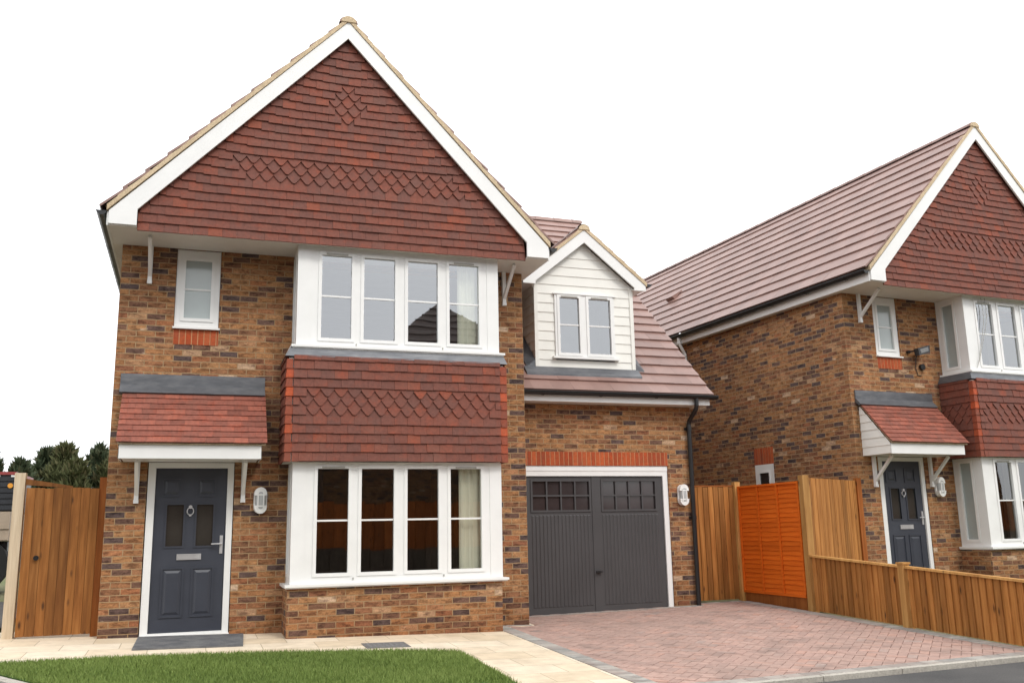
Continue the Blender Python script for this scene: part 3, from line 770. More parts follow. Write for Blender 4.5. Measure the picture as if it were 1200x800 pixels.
vt.hexa([p-eu*.16-es*.16+en*.02, p+eu*.16-es*.16+en*.02, p+eu*.16+es*.16+en*.02, p-eu*.16+es*.16+en*.02, p-eu*.16-es*.18+en*.12, p+eu*.16-es*.18+en*.12, p+eu*.16+es*.16+en*.04, p-eu*.16+es*.16+en*.04], .2)
vt.build('roof_vent', 'rooftile', H2)

T2 = Matrix.Translation((11.26, .278, .167)) @ Matrix.Rotation(rad(4.7), 4, 'Z')
# ------------------------------------------------------------------ wall lamps
def wall_light(loc, label, rz=0.):
    L = empty('wall_lamp', loc, rz); tag(L, label, 'wall lamp', 'white bulkhead lamps')
    def stad(hw, hh, n=8):
        pts = []
        for i in range(n+1): a = math.pi*i/n; pts.append((hw*math.cos(a), hh-hw+hw*math.sin(a)))
        for i in range(n+1): a = math.pi+math.pi*i/n; pts.append((hw*math.cos(a), -(hh-hw)+hw*math.sin(a)))
        return pts
    def loft(mb, prof):
        rings = []
        for hw, hh, y in prof:
            b = len(mb.v); P = stad(hw, hh); mb.v += [(u, y, v) for u, v in P]; mb.r += [.5]*len(P); rings.append((b, len(P)))
        for (a, n), (b, _) in zip(rings, rings[1:]):
            for i in range(n): j = (i+1) % n; mb.f.append((a+i, a+j, b+j, b+i))
        mb.f.append(tuple(rings[-1][0]+i for i in range(rings[-1][1])))
    b = MB(); loft(b, [(.082, .165, -.001), (.082, .165, -.03), (.075, .158, -.035)]); b.build('back_plate', 'white', L)
    g = MB(); loft(g, [(.066, .148, -.034), (.066, .148, -.06), (.05, .13, -.085), (.02, .10, -.095)]); g.build('lens', 'lens', L, smooth=True)
    c = MB()
    for s in (1, -1):
        rings = []
        for z0, hw, y in ((.068, .078, -.03), (.068, .078, -.075), (.075, .06, -.10)): pass
        c.prism([(.078*math.cos(math.pi*i/8), s*(.075+.09*math.sin(math.pi*i/8))) for i in range(9)], 'y', -.092, -.032)
    for x in (-.034, .034): c.box(x-.007, -.104, -.10, x+.007, -.090, .10)
    c.box(-.078, -.096, .062, .078, -.034, .078); c.box(-.078, -.096, -.078, .078, -.034, -.062)
    c.build('guard', 'white', L)
    return L
wall_light((1.806, -.002, 1.622), 'white oval bulkhead lamp between the nearer front door and the bay window')
wall_light((8.335, YG-.002, 1.685), 'white oval bulkhead lamp on brick between the garage door and black downpipe')
wall_light(T2 @ Vector((1.74, -.002, 1.60)), 'white oval bulkhead lamp beside the far house front door under its porch bracket', rad(4.7))
FL = empty('flood_light', T2 @ Vector((1.50, -.002, 3.93)), rad(4.7)); tag(FL, 'small black floodlight with loose cable on the far house wall beside its upper bay', 'floodlight')
b = MB(); b.tube([(-.14, 0, -.02), (-.14, -.05, -.02)], .028, 8); b.tube([(-.14, -.05, -.02), (-.03, -.09, .0)], .014, 6); b.build('arm', 'black', FL)
b = MB(); b.hexa([(-.09, -.22, -.11), (.16, -.22, -.04), (.16, -.12, -.03), (-.09, -.12, -.10), (-.09, -.20, .02), (.19, -.20, .09), (.19, -.10, .09), (-.09, -.10, .02)]); b.build('head', 'black', FL)
b = MB(); b.face([(-.05, -.2205, -.07), (.13, -.2205, -.02), (.145, -.2045, .055), (-.05, -.2045, .0)]); b.build('lamp_face', 'iron', FL)
b = MB(); b.tube([(.02, -.07, -.06), (.02, -.03, -.12), (.01, -.012, -.3), (.05, -.012, -.42), (.13, -.012, -.42)], .007, 6); b.tube([(.15, -.002, -.27), (.15, -.05, -.27)], .055, 12); b.build('cable', 'black', FL)
cb = MB(); pts = []
for i in range(9):
    q = i/8; pts.append(T2 @ Vector((2.55+.03*math.sin(q*7)-.30*q**3, -.622, 4.83-1.25*q)))
cb.tube(pts, .005, 5); cb.tube([p_+Vector((.09*(1-i/8), 0, 0)) for i, p_ in enumerate(pts)], .005, 5)
tag(cb.build('hanging_cable', 'ventgrey'), 'thin grey cable looped down over the far house upper bay window', 'cable')

# ------------------------------------------------------------------ ground sheets
def sheet(name, poly, dz, mat, thick=0., kind='structure'):
    bm = bmesh.new(); bm.faces.new([bm.verts.new((x, y, 0)) for x, y in poly])
    for co, no in (((-4, 0, 0), (1, 0, 0)), ((5.4, 0, 0), (1, 0, 0)), ((5.6, 0, 0), (1, 0, 0)), ((12, 0, 0), (1, 0, 0)), ((0, -14, 0), (0, 1, 0)), ((0, 4, 0), (0, 1, 0))):
        bmesh.ops.bisect_plane(bm, geom=bm.verts[:]+bm.edges[:]+bm.faces[:], plane_co=co, plane_no=no)
    uvl = bm.loops.layers.uv.new('UVMap')
    if thick:
        r = bmesh.ops.extrude_face_region(bm, geom=bm.faces[:])
        top = [v for v in r['geom'] if isinstance(v, bmesh.types.BMVert)]
        for v in bm.verts: v.co.z = -thick
        for v in top: v.co.z = 0
    for v in bm.verts: v.co.z += G(v.co.x, v.co.y)+dz
    bmesh.ops.recalc_face_normals(bm, faces=bm.faces)
    for f in bm.faces:
        if not thick and f.normal.z < 0: f.normal_flip()
        for l in f.loops: l[uvl].uv = (l.vert.co.x, l.vert.co.y)
    me = bpy.data.meshes.new(name); bm.to_mesh(me); bm.free(); me.materials.append(M[mat])
    o = bpy.data.objects.new(name, me); col.objects.link(o)
    if kind: o['kind'] = kind
    return o
sheet('ground', [(-400, -400), (400, -400), (400, 400), (-400, 400)], -.09, 'earth')
sheet('road', [(-60, -12.9), (60, -12.9), (60, -4.70), (-60, -4.70)], -.045, 'road')
sheet('far_pavement', [(-60, -15.0), (60, -15.0), (60, -12.9), (-60, -12.9)], -.03, 'kerb')
lawn = [(-1.05, -1.70), (.03, -1.575), (.85, -1.57), (1.70, -1.62), (2.9, -1.80), (3.60, -1.98), (3.78, -2.08), (3.83, -2.25), (3.81, -4.60), (.90, -4.60)]
sheet('path', [(-1.25, .9), (-1.25, -1.67), (-1.05, -1.70)] + lawn[1:9] + [(4.845, -4.62), (4.845, -.4), (5.45, -.05), (5.45, .2), (0, .2), (0, .9)], 0., 'path', .06)
sheet('side_road', [(-8, -4.699), (.70, -4.699), (-1.28, -1.68), (-1.28, 6), (-8, 6)], -.03, 'road')
ke = MB()
for i in range(9):
    a, b = i/9, (i+1)/9-.004
    p, q = Vector((-1.20, -1.66)).lerp(Vector((.82, -4.66)), a), Vector((-1.20, -1.66)).lerp(Vector((.82, -4.66)), b)
    n = Vector((-.83, -.56))*.055
    ke.hexa([(*(p+n), G(*p)-.08), (*(q+n), G(*q)-.08), (*(q-n), G(*q)-.08), (*(p-n), G(*p)-.08), (*(p+n), G(*p)+.012), (*(q+n), G(*q)+.012), (*(q-n), G(*q)+.012), (*(p-n), G(*p)+.012)], RND.random())
o = ke.build('kerb', 'kerb'); o['kind'] = 'structure'
ke = MB(); x = 3.0
while x < 16:
    b = x+.90; ke.hexa([(x+.004, -4.69, G(x, -4.7)-.1), (b-.004, -4.69, G(b, -4.7)-.1), (b-.004, -4.625, G(b, -4.7)-.1), (x+.004, -4.625, G(x, -4.7)-.1), (x+.004, -4.69, G(x, -4.69)+.002), (b-.004, -4.69, G(b, -4.69)+.002), (b-.004, -4.625, G(b, -4.625)+.006), (x+.004, -4.625, G(x, -4.625)+.006)], RND.random()); x = b
o = ke.build('kerb', 'kerb'); o['kind'] = 'structure'
drive = [(4.85, -4.615), (9.50, -4.615), (9.50, 1.13), (5.0, 1.13), (5.0, -.02), (4.85, -.02)]
o = sheet('driveway', drive, -.012, 'bed')
# herringbone blocks
bl = MB(); U = .1; c45, s45 = math.cos(rad(45)), math.sin(rad(45))
def inside(x, y): return 4.93 < x < 9.47 and -4.55 < y < 1.12 and not (x < 5.45 and y > -.06) and not (x < 8.60 and y > .93)
def block(mb, cx, cy, hx, hy, ang, dz, r):
    ca, sa = math.cos(ang), math.sin(ang); e = .0012; b = .0025
    def P(u, v, z): x = cx+u*ca-v*sa; y = cy+u*sa+v*ca; return (x, y, G(x, y)+z)
    hx -= e; hy -= e
    mb.hexa([P(-hx, -hy, dz-.02), P(hx, -hy, dz-.02), P(hx, hy, dz-.02), P(-hx, hy, dz-.02), P(-hx+b, -hy+b, dz), P(hx-b, -hy+b, dz), P(hx-b, hy-b, dz), P(-hx+b, hy-b, dz)], r, skip=(0,))
for i in range(-110, 110):
    for j in range(-50, 50):
        ox, oy = i+2*j, i-2*j
        for (cx, cy, hx, hy) in ((ox+1, oy+.5, 1, .5), (ox+.5, oy+2, .5, 1)):
            x = 7.2+(cx*c45-cy*s45)*U; y = -1.6+(cx*s45+cy*c45)*U
            if inside(x, y): block(bl, x, y, hx*U, hy*U, rad(45), RND.uniform(-.003, .002), RND.random())
b_ = bl.build('block_paving', 'block'); b_['kind'] = 'structure'
ed = MB()
def strip(p, q, w=.2, l=.1):
    p, q = Vector(p), Vector(q); d = q-p; n = max(1, int(d.length/l)); a = math.atan2(d.y, d.x)
    for i in range(n):
        c = p.lerp(q, (i+.5)/n); block(ed, c.x, c.y, d.length/n/2, w/2, a, .004+RND.uniform(-.001, .001), RND.random())
strip((4.95, -4.50), (4.95, -.02)); strip((4.86, -4.54), (9.5, -4.54), .15, .2); strip((9.40, -4.46), (9.40, 1.0), .19, .1); strip((5.06, -.015+.0), (5.40, -.075), .06, .2)
strip((5.45, .83), (8.57, .83), .1, .2); strip((8.58, 1.06), (9.40, 1.06), .1, .2)
ed.build('edging', 'edging')['kind'] = 'structure'
# lawn
lw = sheet('lawn_ground', lawn, .006, 'soil', .05)
def inpoly(x, y, P):
    c = False; n = len(P)
    for i in range(n):
        (x1, y1), (x2, y2) = P[i], P[i-1]
        if (y1 > y) != (y2 > y) and x < (x2-x1)*(y-y1)/(y2-y1)+x1: c = not c
    return c
gv, gf, gr = [], [], []
rg = random.Random(5)
N = 0
while N < 62000:
    x, y = rg.uniform(-1.1, 3.87), rg.uniform(-4.65, -1.52)
    if not inpoly(x, y, lawn): continue
    if y < -3.9 and rg.random() < .6: continue
    N += 1
    h = rg.uniform(.022, .05); a = rg.uniform(0, 6.28); wv = rg.uniform(.003, .0055); lx, ly = rg.gauss(0, .014), rg.gauss(0, .014)
    z = G(x, y)+.004; b = len(gv); ca, sa = math.cos(a)*wv, math.sin(a)*wv
    gv += [(x-ca, y-sa, z), (x+ca, y+sa, z), (x+lx, y+ly, z+h)]; gf.append((b, b+1, b+2))
    pv = .5+.5*math.sin(x*1.9+math.sin(y*2.3)*1.3)*math.sin(y*2.7+x*.6)
    r = min(1, max(0, .38*pv+.45*rg.random()+.12)); r = 1. if rg.random() < .03 else r
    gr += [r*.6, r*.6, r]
me = bpy.data.meshes.new('lawn'); me.from_pydata(gv, [], gf); me.update()
me.attributes.new('rnd', 'FLOAT', 'POINT').data.foreach_set('value', gr); me.materials.append(M['grass'])
o = bpy.data.objects.new('lawn', me); col.objects.link(o); tag(o, 'short mown green lawn in front of the path', 'grass', None, 'stuff')
# doormat, drain cover
mt = MB()
P = [(.44, -1.08), (1.60, -1.07), (1.655, -.10), (.455, -.09)]
mt.hexa([(x, y, G(x, y)+.002) for x, y in P] + [(x, y, G(x, y)+.018) for x, y in P]); 
for i in range(22):
    t = i/22; a = Vector(P[0]).lerp(Vector(P[3]), t+.01); b = Vector(P[1]).lerp(Vector(P[2]), t+.01); a2 = Vector(P[0]).lerp(Vector(P[3]), t+.033); b2 = Vector(P[1]).lerp(Vector(P[2]), t+.033)
    a, b, a2, b2 = a.lerp(b, .01), b.lerp(a, .01), a2.lerp(b2, .01), b2.lerp(a2, .01)
    mt.hexa([(p.x, p.y, G(p.x, p.y)+.0185) for p in (a, b, b2, a2)] + [(p.x, p.y, G(p.x, p.y)+.023) for p in (a, b, b2, a2)])
tag(mt.build('doormat', 'mat'), 'grey ribbed doormat lying on the path at the nearer front door', 'doormat')
mc = MB(); mx0, mx1, my0, my1 = 2.90, 3.40, -1.60, -1.20
mc.hexa([(x, y, G(x, y)-.02) for x, y in ((mx0, my0), (mx1, my0), (mx1, my1), (mx0, my1))] + [(x, y, G(x, y)+.006) for x, y in ((mx0, my0), (mx1, my0), (mx1, my1), (mx0, my1))])
for i in range(7):
    for j in range(5):
        x, y = mx0+.06+i*.063, my0+.06+j*.068; z = G(x, y)+.0065
        mc.hexa([(x-.02, y-.008, z), (x+.02, y-.008, z), (x+.02, y+.008, z), (x-.02, y+.008, z), (x-.016, y-.006, z+.004), (x+.016, y-.006, z+.004), (x+.016, y+.006, z+.004), (x-.016, y+.006, z+.004)])
tag(mc.build('drain_cover', 'iron'), 'grey rectangular drain cover set in the path at the lawn edge', 'drain cover')

# ------------------------------------------------------------------ timber
def boards(mb, p, q, z0, z1, pitch=.10, th=.012, side=-1, lip=.010, ragged=0., zt=None):
    """feather edge boards from p to q (2d), overlapping, faces toward side"""
    p, q = Vector(p), Vector(q); d = (q-p); L = d.length; d.normalize(); n = Vector((d.y, -d.x))*(-side)
    k = max(1, round(L/pitch)); w = L/k
    for i in range(k):
        a, b = p+d*(w*i+.002), p+d*(w*(i+1)-.002)
        r = RND.random(); dz = RND.uniform(-ragged, ragged); e = RND.uniform(0, .002)
        f0, f1 = n*(lip+th+e), n*(th*.5+e)
        top = (zt((i+.5)*w) if zt else z1)+dz
        def q4(z): return [(a.x+f0.x, a.y+f0.y, z), (b.x+f1.x, b.y+f1.y, z), (b.x, b.y, z), (a.x, a.y, z)]
        mb.hexa(q4(z0) + q4(top), r)
def post(parent, mat, x, y, z0, z1, w=.10, rz=0., name='post', cap=False):
    mb = MB(); T = Matrix.Translation((x, y, 0)) @ Matrix.Rotation(rz, 4, 'Z'); h = w/2
    mb.box(-h, -h, z0, h, h, z1, RND.random(), T)
    if cap: mb.box(-h-.012, -h-.012, z1+.001, h+.012, h+.012, z1+.025, RND.random(), T)
    return mb.build(name, mat, parent)

# left gate between the pale post and the house
gt = empty('garden_gate', (-.45, .22, G(-.45, .22))); tag(gt, 'brown vertical board gate at the left side of the nearer house', 'gate')
gt_inv = Matrix.Translation(-Vector(gt.location))
def local(o, root): o.matrix_parent_inverse = Matrix.Translation(-Vector(root.location)); return o
b = MB(); zg = G(-.4, .2)
boards(b, (-.90, .22), (-.095, .22), zg+.03, 1.80, .103, .014, -1, .003, .008); b.box(-.90, .2205, zg+.04, -.095, .2305, 1.78, 0.)
local(b.build('board_panel', 'gate', gt), gt)
b = MB(); b.box(-.90, .232, 1.55, -.10, .27, 1.65, .3); b.box(-.90, .232, .25, -.10, .27, .35, .6); b.hexa([(-.92, .24, 1.84), (-.40, .24, 1.80), (-.40, .28, 1.80), (-.92, .28, 1.84), (-.92, .24, 1.915), (-.40, .24, 1.825), (-.40, .28, 1.825), (-.92, .28, 1.915)], .1)
local(b.build('rail', 'gate', gt), gt)
b = MB(); b.tube([(-.735, .21, .98), (-.735, .185, .98)], .028, 12); b.tube([(-.735, .185, .98), (-.735, .165, .98)], [.012, .03], 10)
local(b.build('latch', 'black', gt), gt)
o = post(None, 'palepost', -.985, .30, G(-1, .3)-.1, 1.985, .118); o.name = 'gate_post'; tag(o, 'pale bare timber post at the left end of the brown gate', 'post')
o = post(None, 'redpost', -.055, .27, G(0, .3)-.1, 1.93, .085); o.name = 'gate_post'; tag(o, 'reddish stained timber post between the brown gate and the brick corner', 'post')

# back gate right of the downpipe
bg = empty('garden_gate', (9.0, 1.20, .02)); tag(bg, 'tall brown vertical board gate between the garage corner and the orange fence panel', 'gate')
b = MB(); boards(b, (8.60, 1.2), (9.47, 1.2), .03, 1.82, .10, .014, -1, .003, .004); b.box(8.60, 1.2005, .04, 9.47, 1.212, 1.80, 0.); local(b.build('board_panel', 'fence', bg), bg)
b = MB(); b.box(8.60, 1.215, 1.50, 9.47, 1.25, 1.60, .4); b.box(8.60, 1.215, .25, 9.47, 1.25, .35, .4); b.box(8.60, 1.19, 1.825, 9.47, 1.25, 1.85, .3); local(b.build('rail', 'redpost', bg), bg)
o = post(None, 'tanpost', 9.52, 1.19, -.1, 1.90, .10); o.name = 'fence_post'; tag(o, 'tan timber post where the brown gate meets the orange panel', 'post')

# orange lap panel along the drive
op = empty('lap_fence', (9.56, .33, 0)); tag(op, 'bright orange stained lap fence panel beside the drive', 'fence panel')
y0, y1, zb_, zt_ = 1.12, -.48, .17, 1.80
b = MB(); k = 23; hh = (zt_-zb_)/k
for i in range(k):
    z0 = zb_+i*hh; r = RND.random(); n_ = 12; ph = RND.uniform(0, 6)
    for j in range(n_):
        ya, yb = y0+(y1-y0)*j/n_, y0+(y1-y0)*(j+1)/n_
        wv = lambda y: .005*math.sin(y*7+ph)+.003*math.sin(y*17+ph*2)
        b.face([(9.531, ya, z0+wv(ya)), (9.531, yb, z0+wv(yb)), (9.545, yb, z0+hh*1.35), (9.545, ya, z0+hh*1.35)], r)
        b.face([(9.545, ya, z0+wv(ya)), (9.545, yb, z0+wv(yb)), (9.531, yb, z0+wv(yb)), (9.531, ya, z0+wv(ya))], r)
b.box(9.55, y1, zb_, 9.56, y0, zt_, .3)
local(b.build('slat_panel', 'orange', op), op)
b = MB()
for t in (0, .335, .665, 1):
    yy = y0+(y1-y0)*t; b.box(9.510, yy-.018, zb_-.01, 9.5305, yy+.018, zt_+.005, RND.random())
b.box(9.508, y1-.018, zt_-.005, 9.565, y0+.018, zt_+.025, .6); b.box(9.512, y1-.018, zb_-.03, 9.530, y0+.018, zb_+.008, .2)
local(b.build('batten', 'orange', op), op)
b = MB(); b.box(9.53, y1, -.05, 9.555, y0, .145, .2); local(b.build('gravel_board', 'redpost', op), op)
o = post(None, 'tanpost', 9.56, -.585, -.15, 1.905, .11); o.name = 'fence_post'; tag(o, 'tall tan timber post between the orange panel and the low fence', 'post')

# tall board panel from that post to the far house corner
fp = empty('board_fence', (10.4, -.2, 0)); tag(fp, 'brown tall board fence panel between the tan post and the far house corner', 'fence panel')
b = MB(); boards(b, (9.63, -.56), (11.17, .24), .02, 1.87, .15, .005, -1, .001, .003); local(b.build('board_panel', 'fence', fp), fp)
o = post(fp, 'redpost', 11.19, .235, -.05, 1.91, .085); local(o, fp)

# low feather edge fence in front
lf = empty('low_fence', (9.55, -2.5, G(9.5, -2.5))); tag(lf, 'low feather edge timber fence with capping rail running along the drive', 'fence')
b = MB()
for (a, c) in ((-.65, -2.48), (-2.60, -4.55)):
    boards(b, (9.555, a), (9.50, c), -.22, 0, .105, .014, 1, .006, .003, zt=None) if False else None
fx = lambda y: 9.555+(y+.65)*.012
def lowrun(a, c):
    boards(b, (fx(a), a), (fx(c), c), 0, 0, .105, .012, 1, .008, .002, zt=lambda s: .70+(a-s)*0 if False else .715+.0)
tmp = b; b = MB()
ztop = lambda y: .725+(y+.65)*.052
for (a, c) in ((-.645, -2.475), (-2.585, -4.56)):
    p, q = Vector((fx(a), a)), Vector((fx(c), c)); d = q-p; L = d.length; d.normalize(); n = Vector((-1, 0)); k = round(L/.105); w_ = L/k
    for i in range(k):
        s0, s1 = p+d*(w_*i+.002), p+d*(w_*(i+1)-.002); r = RND.random(); e = RND.uniform(0, .003)
        f0, f1 = .022+e, .006+e; zb0 = G(9.5, s0.y)+.015; zt0 = ztop(s0.y)
        def q4(za, zc): return [(s0.x-f1, s0.y, za), (s1.x-f0, s1.y, zc), (s1.x, s1.y, zc), (s0.x, s0.y, za)]
        b.hexa(q4(G(9.5, s0.y)+.012, G(9.5, s1.y)+.012) + q4(ztop(s0.y), ztop(s1.y)), r)
local(b.build('board_panel', 'fence', lf), lf)
b = MB()
for (a, c) in ((-.645, -2.475), (-2.585, -4.56)):
    b.hexa([(fx(a)-.045, a, ztop(a)+.001), (fx(a)+.03, a, ztop(a)+.001), (fx(c)+.03, c, ztop(c)+.001), (fx(c)-.045, c, ztop(c)+.001), (fx(a)-.04, a, ztop(a)+.028), (fx(a)+.03, a, ztop(a)+.028), (fx(c)+.03, c, ztop(c)+.028), (fx(c)-.04, c, ztop(c)+.028)], RND.random())
    for dz in (.15, .5):
        b.hexa([(fx(a)+.002, a, ztop(a)-dz-.08), (fx(a)+.04, a, ztop(a)-dz-.08), (fx(c)+.04, c, ztop(c)-dz-.08), (fx(c)+.002, c, ztop(c)-dz-.08), (fx(a)+.002, a, ztop(a)-dz), (fx(a)+.04, a, ztop(a)-dz), (fx(c)+.04, c, ztop(c)-dz), (fx(c)+.002, c, ztop(c)-dz)], RND.random())
local(b.build('rail', 'tanpost', lf), lf)
local(post(lf, 'tanpost', fx(-2.53)-.01, -2.53, G(9.5, -2.5)-.1, ztop(-2.53)+.045, .10, cap=True), lf)
local(post(lf, 'tanpost', fx(-4.62)-.01, -4.62, G(9.5, -4.6)-.1, ztop(-4.62)+.045, .10, cap=True), lf)

# ------------------------------------------------------------------ trees behind the gate
def tree(x, y, h, r, label, mat, seed, narrow=False):
    rt = random.Random(seed); z0 = G(x, y)-.1
    T = empty('conifer_tree', (x, y, z0)); tag(T, label, 'tree', 'dark trees behind the gate')
    t = MB(); t.tube([(0, 0, 0), (rt.uniform(-.1, .1), 0, h*.4), (rt.uniform(-.1, .1), 0, h*.93)], [.16, .11, .02], 8)
    for i in range(9):
        a = rt.uniform(0, 6.28); zz = h*rt.uniform(.2, .8); rr = r*.6*(1-zz/h)+.2; t.tube([(0, 0, zz), (math.cos(a)*rr, math.sin(a)*rr, zz+rr*.5)], [.04, .01], 5)
    t.build('trunk', 'bark', T)
    c = MB(); n = int(2600*min(1.7, r*h/6))
    lobes = [(rt.uniform(0, 6.28), rt.uniform(.12, .85), rt.uniform(.55, 1.15)) for _ in range(16)]
    for i in range(n):
        q = rt.random()**.8; zz = h*(.10+.90*q)
        prof = (1-q)**(.55 if not narrow else .5)*(.75+.25*math.sin(q*23+seed)) * r
        a = rt.uniform(0, 6.28)
        for la, lq, lr in lobes:
            if abs(((a-la+3.14) % 6.28)-3.14) < .5 and abs(q-lq) < .12: prof *= lr
        rr = prof*math.sqrt(rt.uniform(.25, 1.1))
        p = Vector((math.cos(a)*rr, math.sin(a)*rr, zz)); s = rt.uniform(.09, .22)
        up = Vector((math.cos(a)*.5+rt.gauss(0, .4), math.sin(a)*.5+rt.gauss(0, .4), 1+rt.gauss(0, .3))).normalized(); sd = up.orthogonal().normalized(); sd = Matrix.Rotation(rt.uniform(0, 6.28), 3, up) @ sd
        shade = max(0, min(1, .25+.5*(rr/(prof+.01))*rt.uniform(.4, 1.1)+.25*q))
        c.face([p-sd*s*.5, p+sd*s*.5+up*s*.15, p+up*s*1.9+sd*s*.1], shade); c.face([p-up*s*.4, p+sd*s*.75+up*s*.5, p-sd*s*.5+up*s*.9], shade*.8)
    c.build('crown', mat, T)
tree(-6.05, 26, 4.20, 1.18, 'dark conifer top at the left edge of the photo above the parked lorry', 'conifer', 1)
tree(-4.75, 24.5, 3.70, 1.28, 'low dark conifer just right of the pale gate post', 'conifer', 2)
tree(-4.15, 26, 4.20, 1.38, 'dark conifer in the middle left of the tree group over the gate', 'conifer', 3)
tree(-3.42, 25, 4.30, 1.48, 'broad olive conifer forming the highest point over the middle of the gate', 'conifer2', 4)
tree(-2.85, 23.6, 3.65, 1.33, 'rounded olive green tree low in front of the narrow one', 'conifer2', 5)
tree(-2.32, 25.6, 4.35, 0.98, 'narrow upright conifer nearest the brick corner of the house', 'conifer', 6, True)
tree(-1.75, 24, 3.75, 1.33, 'olive green tree half hidden by the brick house corner', 'conifer2', 7)

# ------------------------------------------------------------------ lorry glimpsed left of the pale post
LX, LY = -5.1, 9.0
lo = empty('parked_lorry', (LX, LY, 0)); tag(lo, 'dark sided lorry with pale lower body parked behind the pale gate post', 'lorry')
b = MB(); b.box(-2.6, 0, 1.78, 2.66, 2.2, 2.50); 
for i in range(6): b.box(-2.6, -.025, 1.80+i*.115, 2.66, -.001, 1.885+i*.115)
b.build('cargo_box', 'navy', lo)
b = MB(); b.box(-2.62, -.035, 2.501, 2.69, 2.22, 2.56); b.build('top_rail', 'redtrim', lo)
b = MB()
for i in range(18): b.box(-2.5+i*.3, -.042, 2.455, -2.40+i*.3, -.026, 2.49)
b.build('marker_lights', 'white', lo)
b = MB(); b.box(-2.6, -.01, 1.18, 2.64, 2.18, 1.765); b.box(-2.6, -.04, 1.42, 2.64, -.011, 1.50); b.box(-2.6, -.04, 1.20, 2.64, -.011, 1.27); b.build('body_panel', 'beige', lo)
b = MB(); b.box(-2.5, .2, .55, 2.6, 2.0, 1.17); b.build('chassis', 'black', lo)
for wx in (-1.8, 1.0, 2.15):
    t = MB(); t.tube([(wx, .02, .52+.2), (wx, .30, .52+.2)], .52, 24); wh = t.build('wheel', 'rubber', lo)
    t = MB(); t.tube([(wx, .0, .72), (wx, .019, .72)], .26, 16); t.build('rim', 'chrome', wh)
b = MB(); b.tube([(2.60, -.05, 2.28), (2.60, -.027, 2.28)], .05, 12); b.build('indicator', 'amber', lo)

# ------------------------------------------------------------------ across the street (seen in the window reflections)
def opposite(x0, x1, y0, y1, hw, hr, label):
    Z = -.4; R = empty('opposite_house', ((x0+x1)/2, (y0+y1)/2, Z)); tag(R, label, 'house', 'houses across the street')
    b = MB(); b.box(x0, y0, Z, x1, y1, hw); 
    ob = local(b.build('wall', 'oppbrick', R), R)
    b = MB(); ym = (y0+y1)/2; xm0, xm1 = x0+(y1-y0)/2*.9, x1-(y1-y0)/2*.9; e = .4
    if xm1 < xm0: xm0 = xm1 = (x0+x1)/2
    A = [(x0-e, y0-e, hw-.1), (x1+e, y0-e, hw-.1), (x1+e, y1+e, hw-.1), (x0-e, y1+e, hw-.1)]; r0, r1 = (xm0, ym, hr), (xm1, ym, hr)
    b.face([A[0], A[1], r1, r0]); b.face([A[2], A[3], r0, r1]); b.face([A[3], A[0], r0]); b.face([A[1], A[2], r1]); b.face(A)
    for side in (1,):
        for i in range(14):
            t0 = i/14; zz = hw-.1+(hr-hw+.1)*t0; yy = y1+e-(y1+e-ym)*t0; xa = x0-e+(xm0-x0+e)*t0; xb = x1+e-(x1+e-xm1)*t0
            b.box(xa, yy-.05, zz+.01, xb, yy+.02, zz+.05, RND.random())
    local(b.build('roof', 'opptile', R), R)
    n = max(2, int((x1-x0)/2.6))
    for fl in (1.0, 3.6):
        for i in range(n):
            cx = x0+(i+.5)*(x1-x0)/n; f = MB(); ring(f, 'y', y1+.001, .05, cx-.6, cx+.6, fl, fl+1.15, .07)
            wf = local(f.build('window', 'navy', R), R)
            g = MB(); g.face([(cx-.55, y1+.02, fl+.05), (cx+.55, y1+.02, fl+.05), (cx+.55, y1+.02, fl+1.1), (cx-.55, y1+.02, fl+1.1)]); g.build('pane', 'dark', wf)
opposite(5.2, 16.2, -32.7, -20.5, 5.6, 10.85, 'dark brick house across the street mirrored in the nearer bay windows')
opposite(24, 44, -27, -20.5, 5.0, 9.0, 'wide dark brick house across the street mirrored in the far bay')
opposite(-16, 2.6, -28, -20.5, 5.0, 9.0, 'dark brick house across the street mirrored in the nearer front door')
rf_ = empty('street_fence', (12, -16.2, -.5)); tag(rf_, 'long brown board fence across the street mirrored in the lower windows', 'fence')
b = MB(); boards(b, (-14, -16.2), (46, -16.2), .70, 2.08, .3, .02, 1, .01, .05); local(b.build('board_panel', 'streetwood', rf_), rf_)
b = MB(); boards(b, (-14, -16.15), (46, -16.15), -.6, .74, .4, .02, 1, .01, .05); local(b.build('base_board', 'bark', rf_), rf_)

# ------------------------------------------------------------------ light
W = bpy.data.worlds.new('World'); sc.world = W; W.use_nodes = True
nt = W.node_tree; nt.nodes.clear()
SUN = Vector((.28, -.72, .78)).normalized()
el = math.asin(SUN.z); az = math.atan2(SUN.x, SUN.y)
def wn(t, **k):
    n = nt.nodes.new(t)
    for a, b in k.items(): setattr(n, a, b)
    return n
out = wn('ShaderNodeOutputWorld'); bg_ = wn('ShaderNodeBackground'); bg_.inputs[1].default_value = .1
sky = wn('ShaderNodeTexSky', sky_type='NISHITA'); sky.sun_disc = False; sky.sun_elevation = el; sky.sun_rotation = az
tc = wn('ShaderNodeTexCoord'); sep = wn('ShaderNodeSeparateXYZ'); nt.links.new(tc.outputs['Generated'], sep.inputs[0])
cr = wn('ShaderNodeValToRGB'); nt.links.new(sep.outputs[2], cr.inputs[0])
for e_, (p, c) in zip(cr.color_ramp.elements, ((0., (.160, .1615, .164, 1)), (1., (.220, .2215, .224, 1)))): e_.position = p; e_.color = c
no = wn('ShaderNodeTexNoise'); no.inputs['Scale'].default_value = 2.2; no.inputs['Detail'].default_value = 5; nt.links.new(tc.outputs['Generated'], no.inputs['Vector'])
r2 = wn('ShaderNodeValToRGB'); nt.links.new(no.outputs['Fac'], r2.inputs[0])
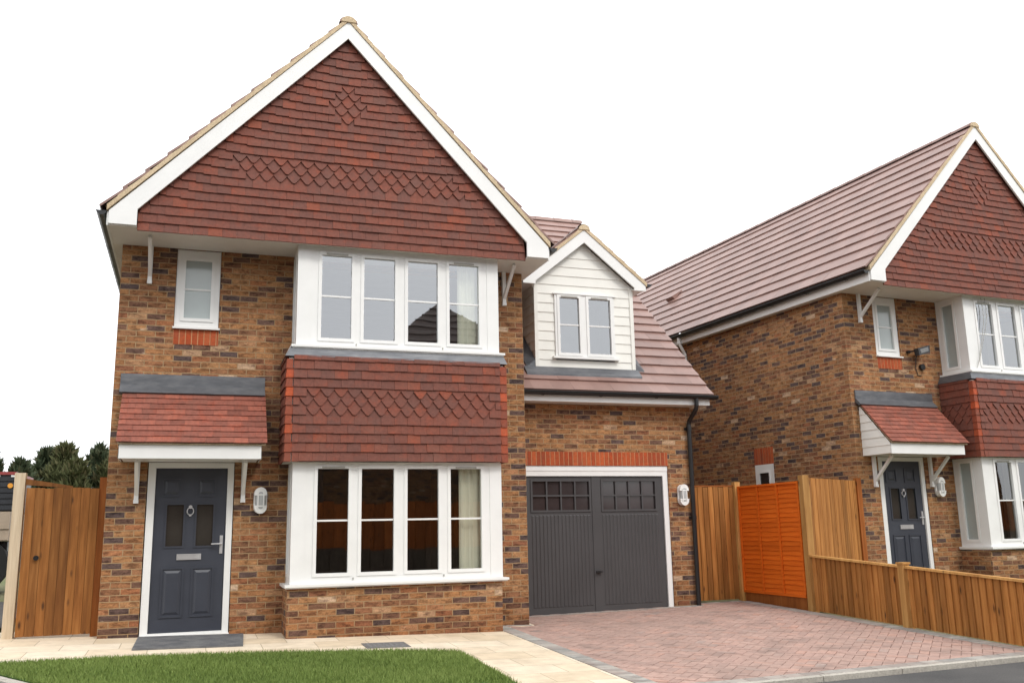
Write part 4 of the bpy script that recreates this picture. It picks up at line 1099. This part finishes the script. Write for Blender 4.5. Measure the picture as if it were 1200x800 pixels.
for e_, (p, c) in zip(r2.color_ramp.elements, ((.3, (.9, .9, .91, 1)), (.7, (1.08, 1.08, 1.07, 1)))): e_.position = p; e_.color = c
mu = wn('ShaderNodeMix', data_type='RGBA', blend_type='MULTIPLY'); mu.inputs[0].default_value = 1; nt.links.new(cr.outputs[0], mu.inputs[6]); nt.links.new(r2.outputs[0], mu.inputs[7])
sc100 = wn('ShaderNodeVectorMath', operation='SCALE'); nt.links.new(mu.outputs[2], sc100.inputs[0]); sc100.inputs[3].default_value = 100.
mx = wn('ShaderNodeMix', data_type='RGBA'); mx.inputs[0].default_value = .10; nt.links.new(sc100.outputs[0], mx.inputs[6]); nt.links.new(sky.outputs[0], mx.inputs[7])
nt.links.new(mx.outputs[2], bg_.inputs[0]); nt.links.new(bg_.outputs[0], out.inputs[0])
sl = bpy.data.lights.new('sun', 'SUN'); sl.energy = 1.4; sl.angle = rad(14); sl.color = (1, .96, .89)
so = bpy.data.objects.new('sun', sl); col.objects.link(so); so.rotation_euler = SUN.to_track_quat('Z', 'Y').to_euler(); so.location = (0, -20, 30)

# ------------------------------------------------------------------ camera
yaw, pit, rol = rad(-19.113), rad(11.509), rad(-1.159)
fw = Vector((-math.sin(yaw)*math.cos(pit), math.cos(yaw)*math.cos(pit), math.sin(pit))); rt_ = Vector((math.cos(yaw), math.sin(yaw), 0)); up_ = rt_.cross(fw)
R_ = rt_*math.cos(rol)+up_*math.sin(rol); U_ = -rt_*math.sin(rol)+up_*math.cos(rol)
cd = bpy.data.cameras.new('camera'); cd.sensor_width = 36; cd.lens = 1086.426/1200*36; cd.clip_start = .1; cd.clip_end = 2000
co = bpy.data.objects.new('camera', cd); col.objects.link(co)
mt_ = Matrix((R_, U_, -fw)).transposed().to_4x4(); mt_.translation = (.96, -12.327, 1.187); co.matrix_world = mt_
sc.camera = co
sc.view_settings.view_transform = 'Standard'; sc.view_settings.look = 'None'; sc.view_settings.exposure = 0; sc.view_settings.gamma = 1
sc.render.engine = 'CYCLES'; sc.cycles.use_denoising = True; sc.cycles.max_bounces = 6; sc.cycles.transparent_max_bounces = 8
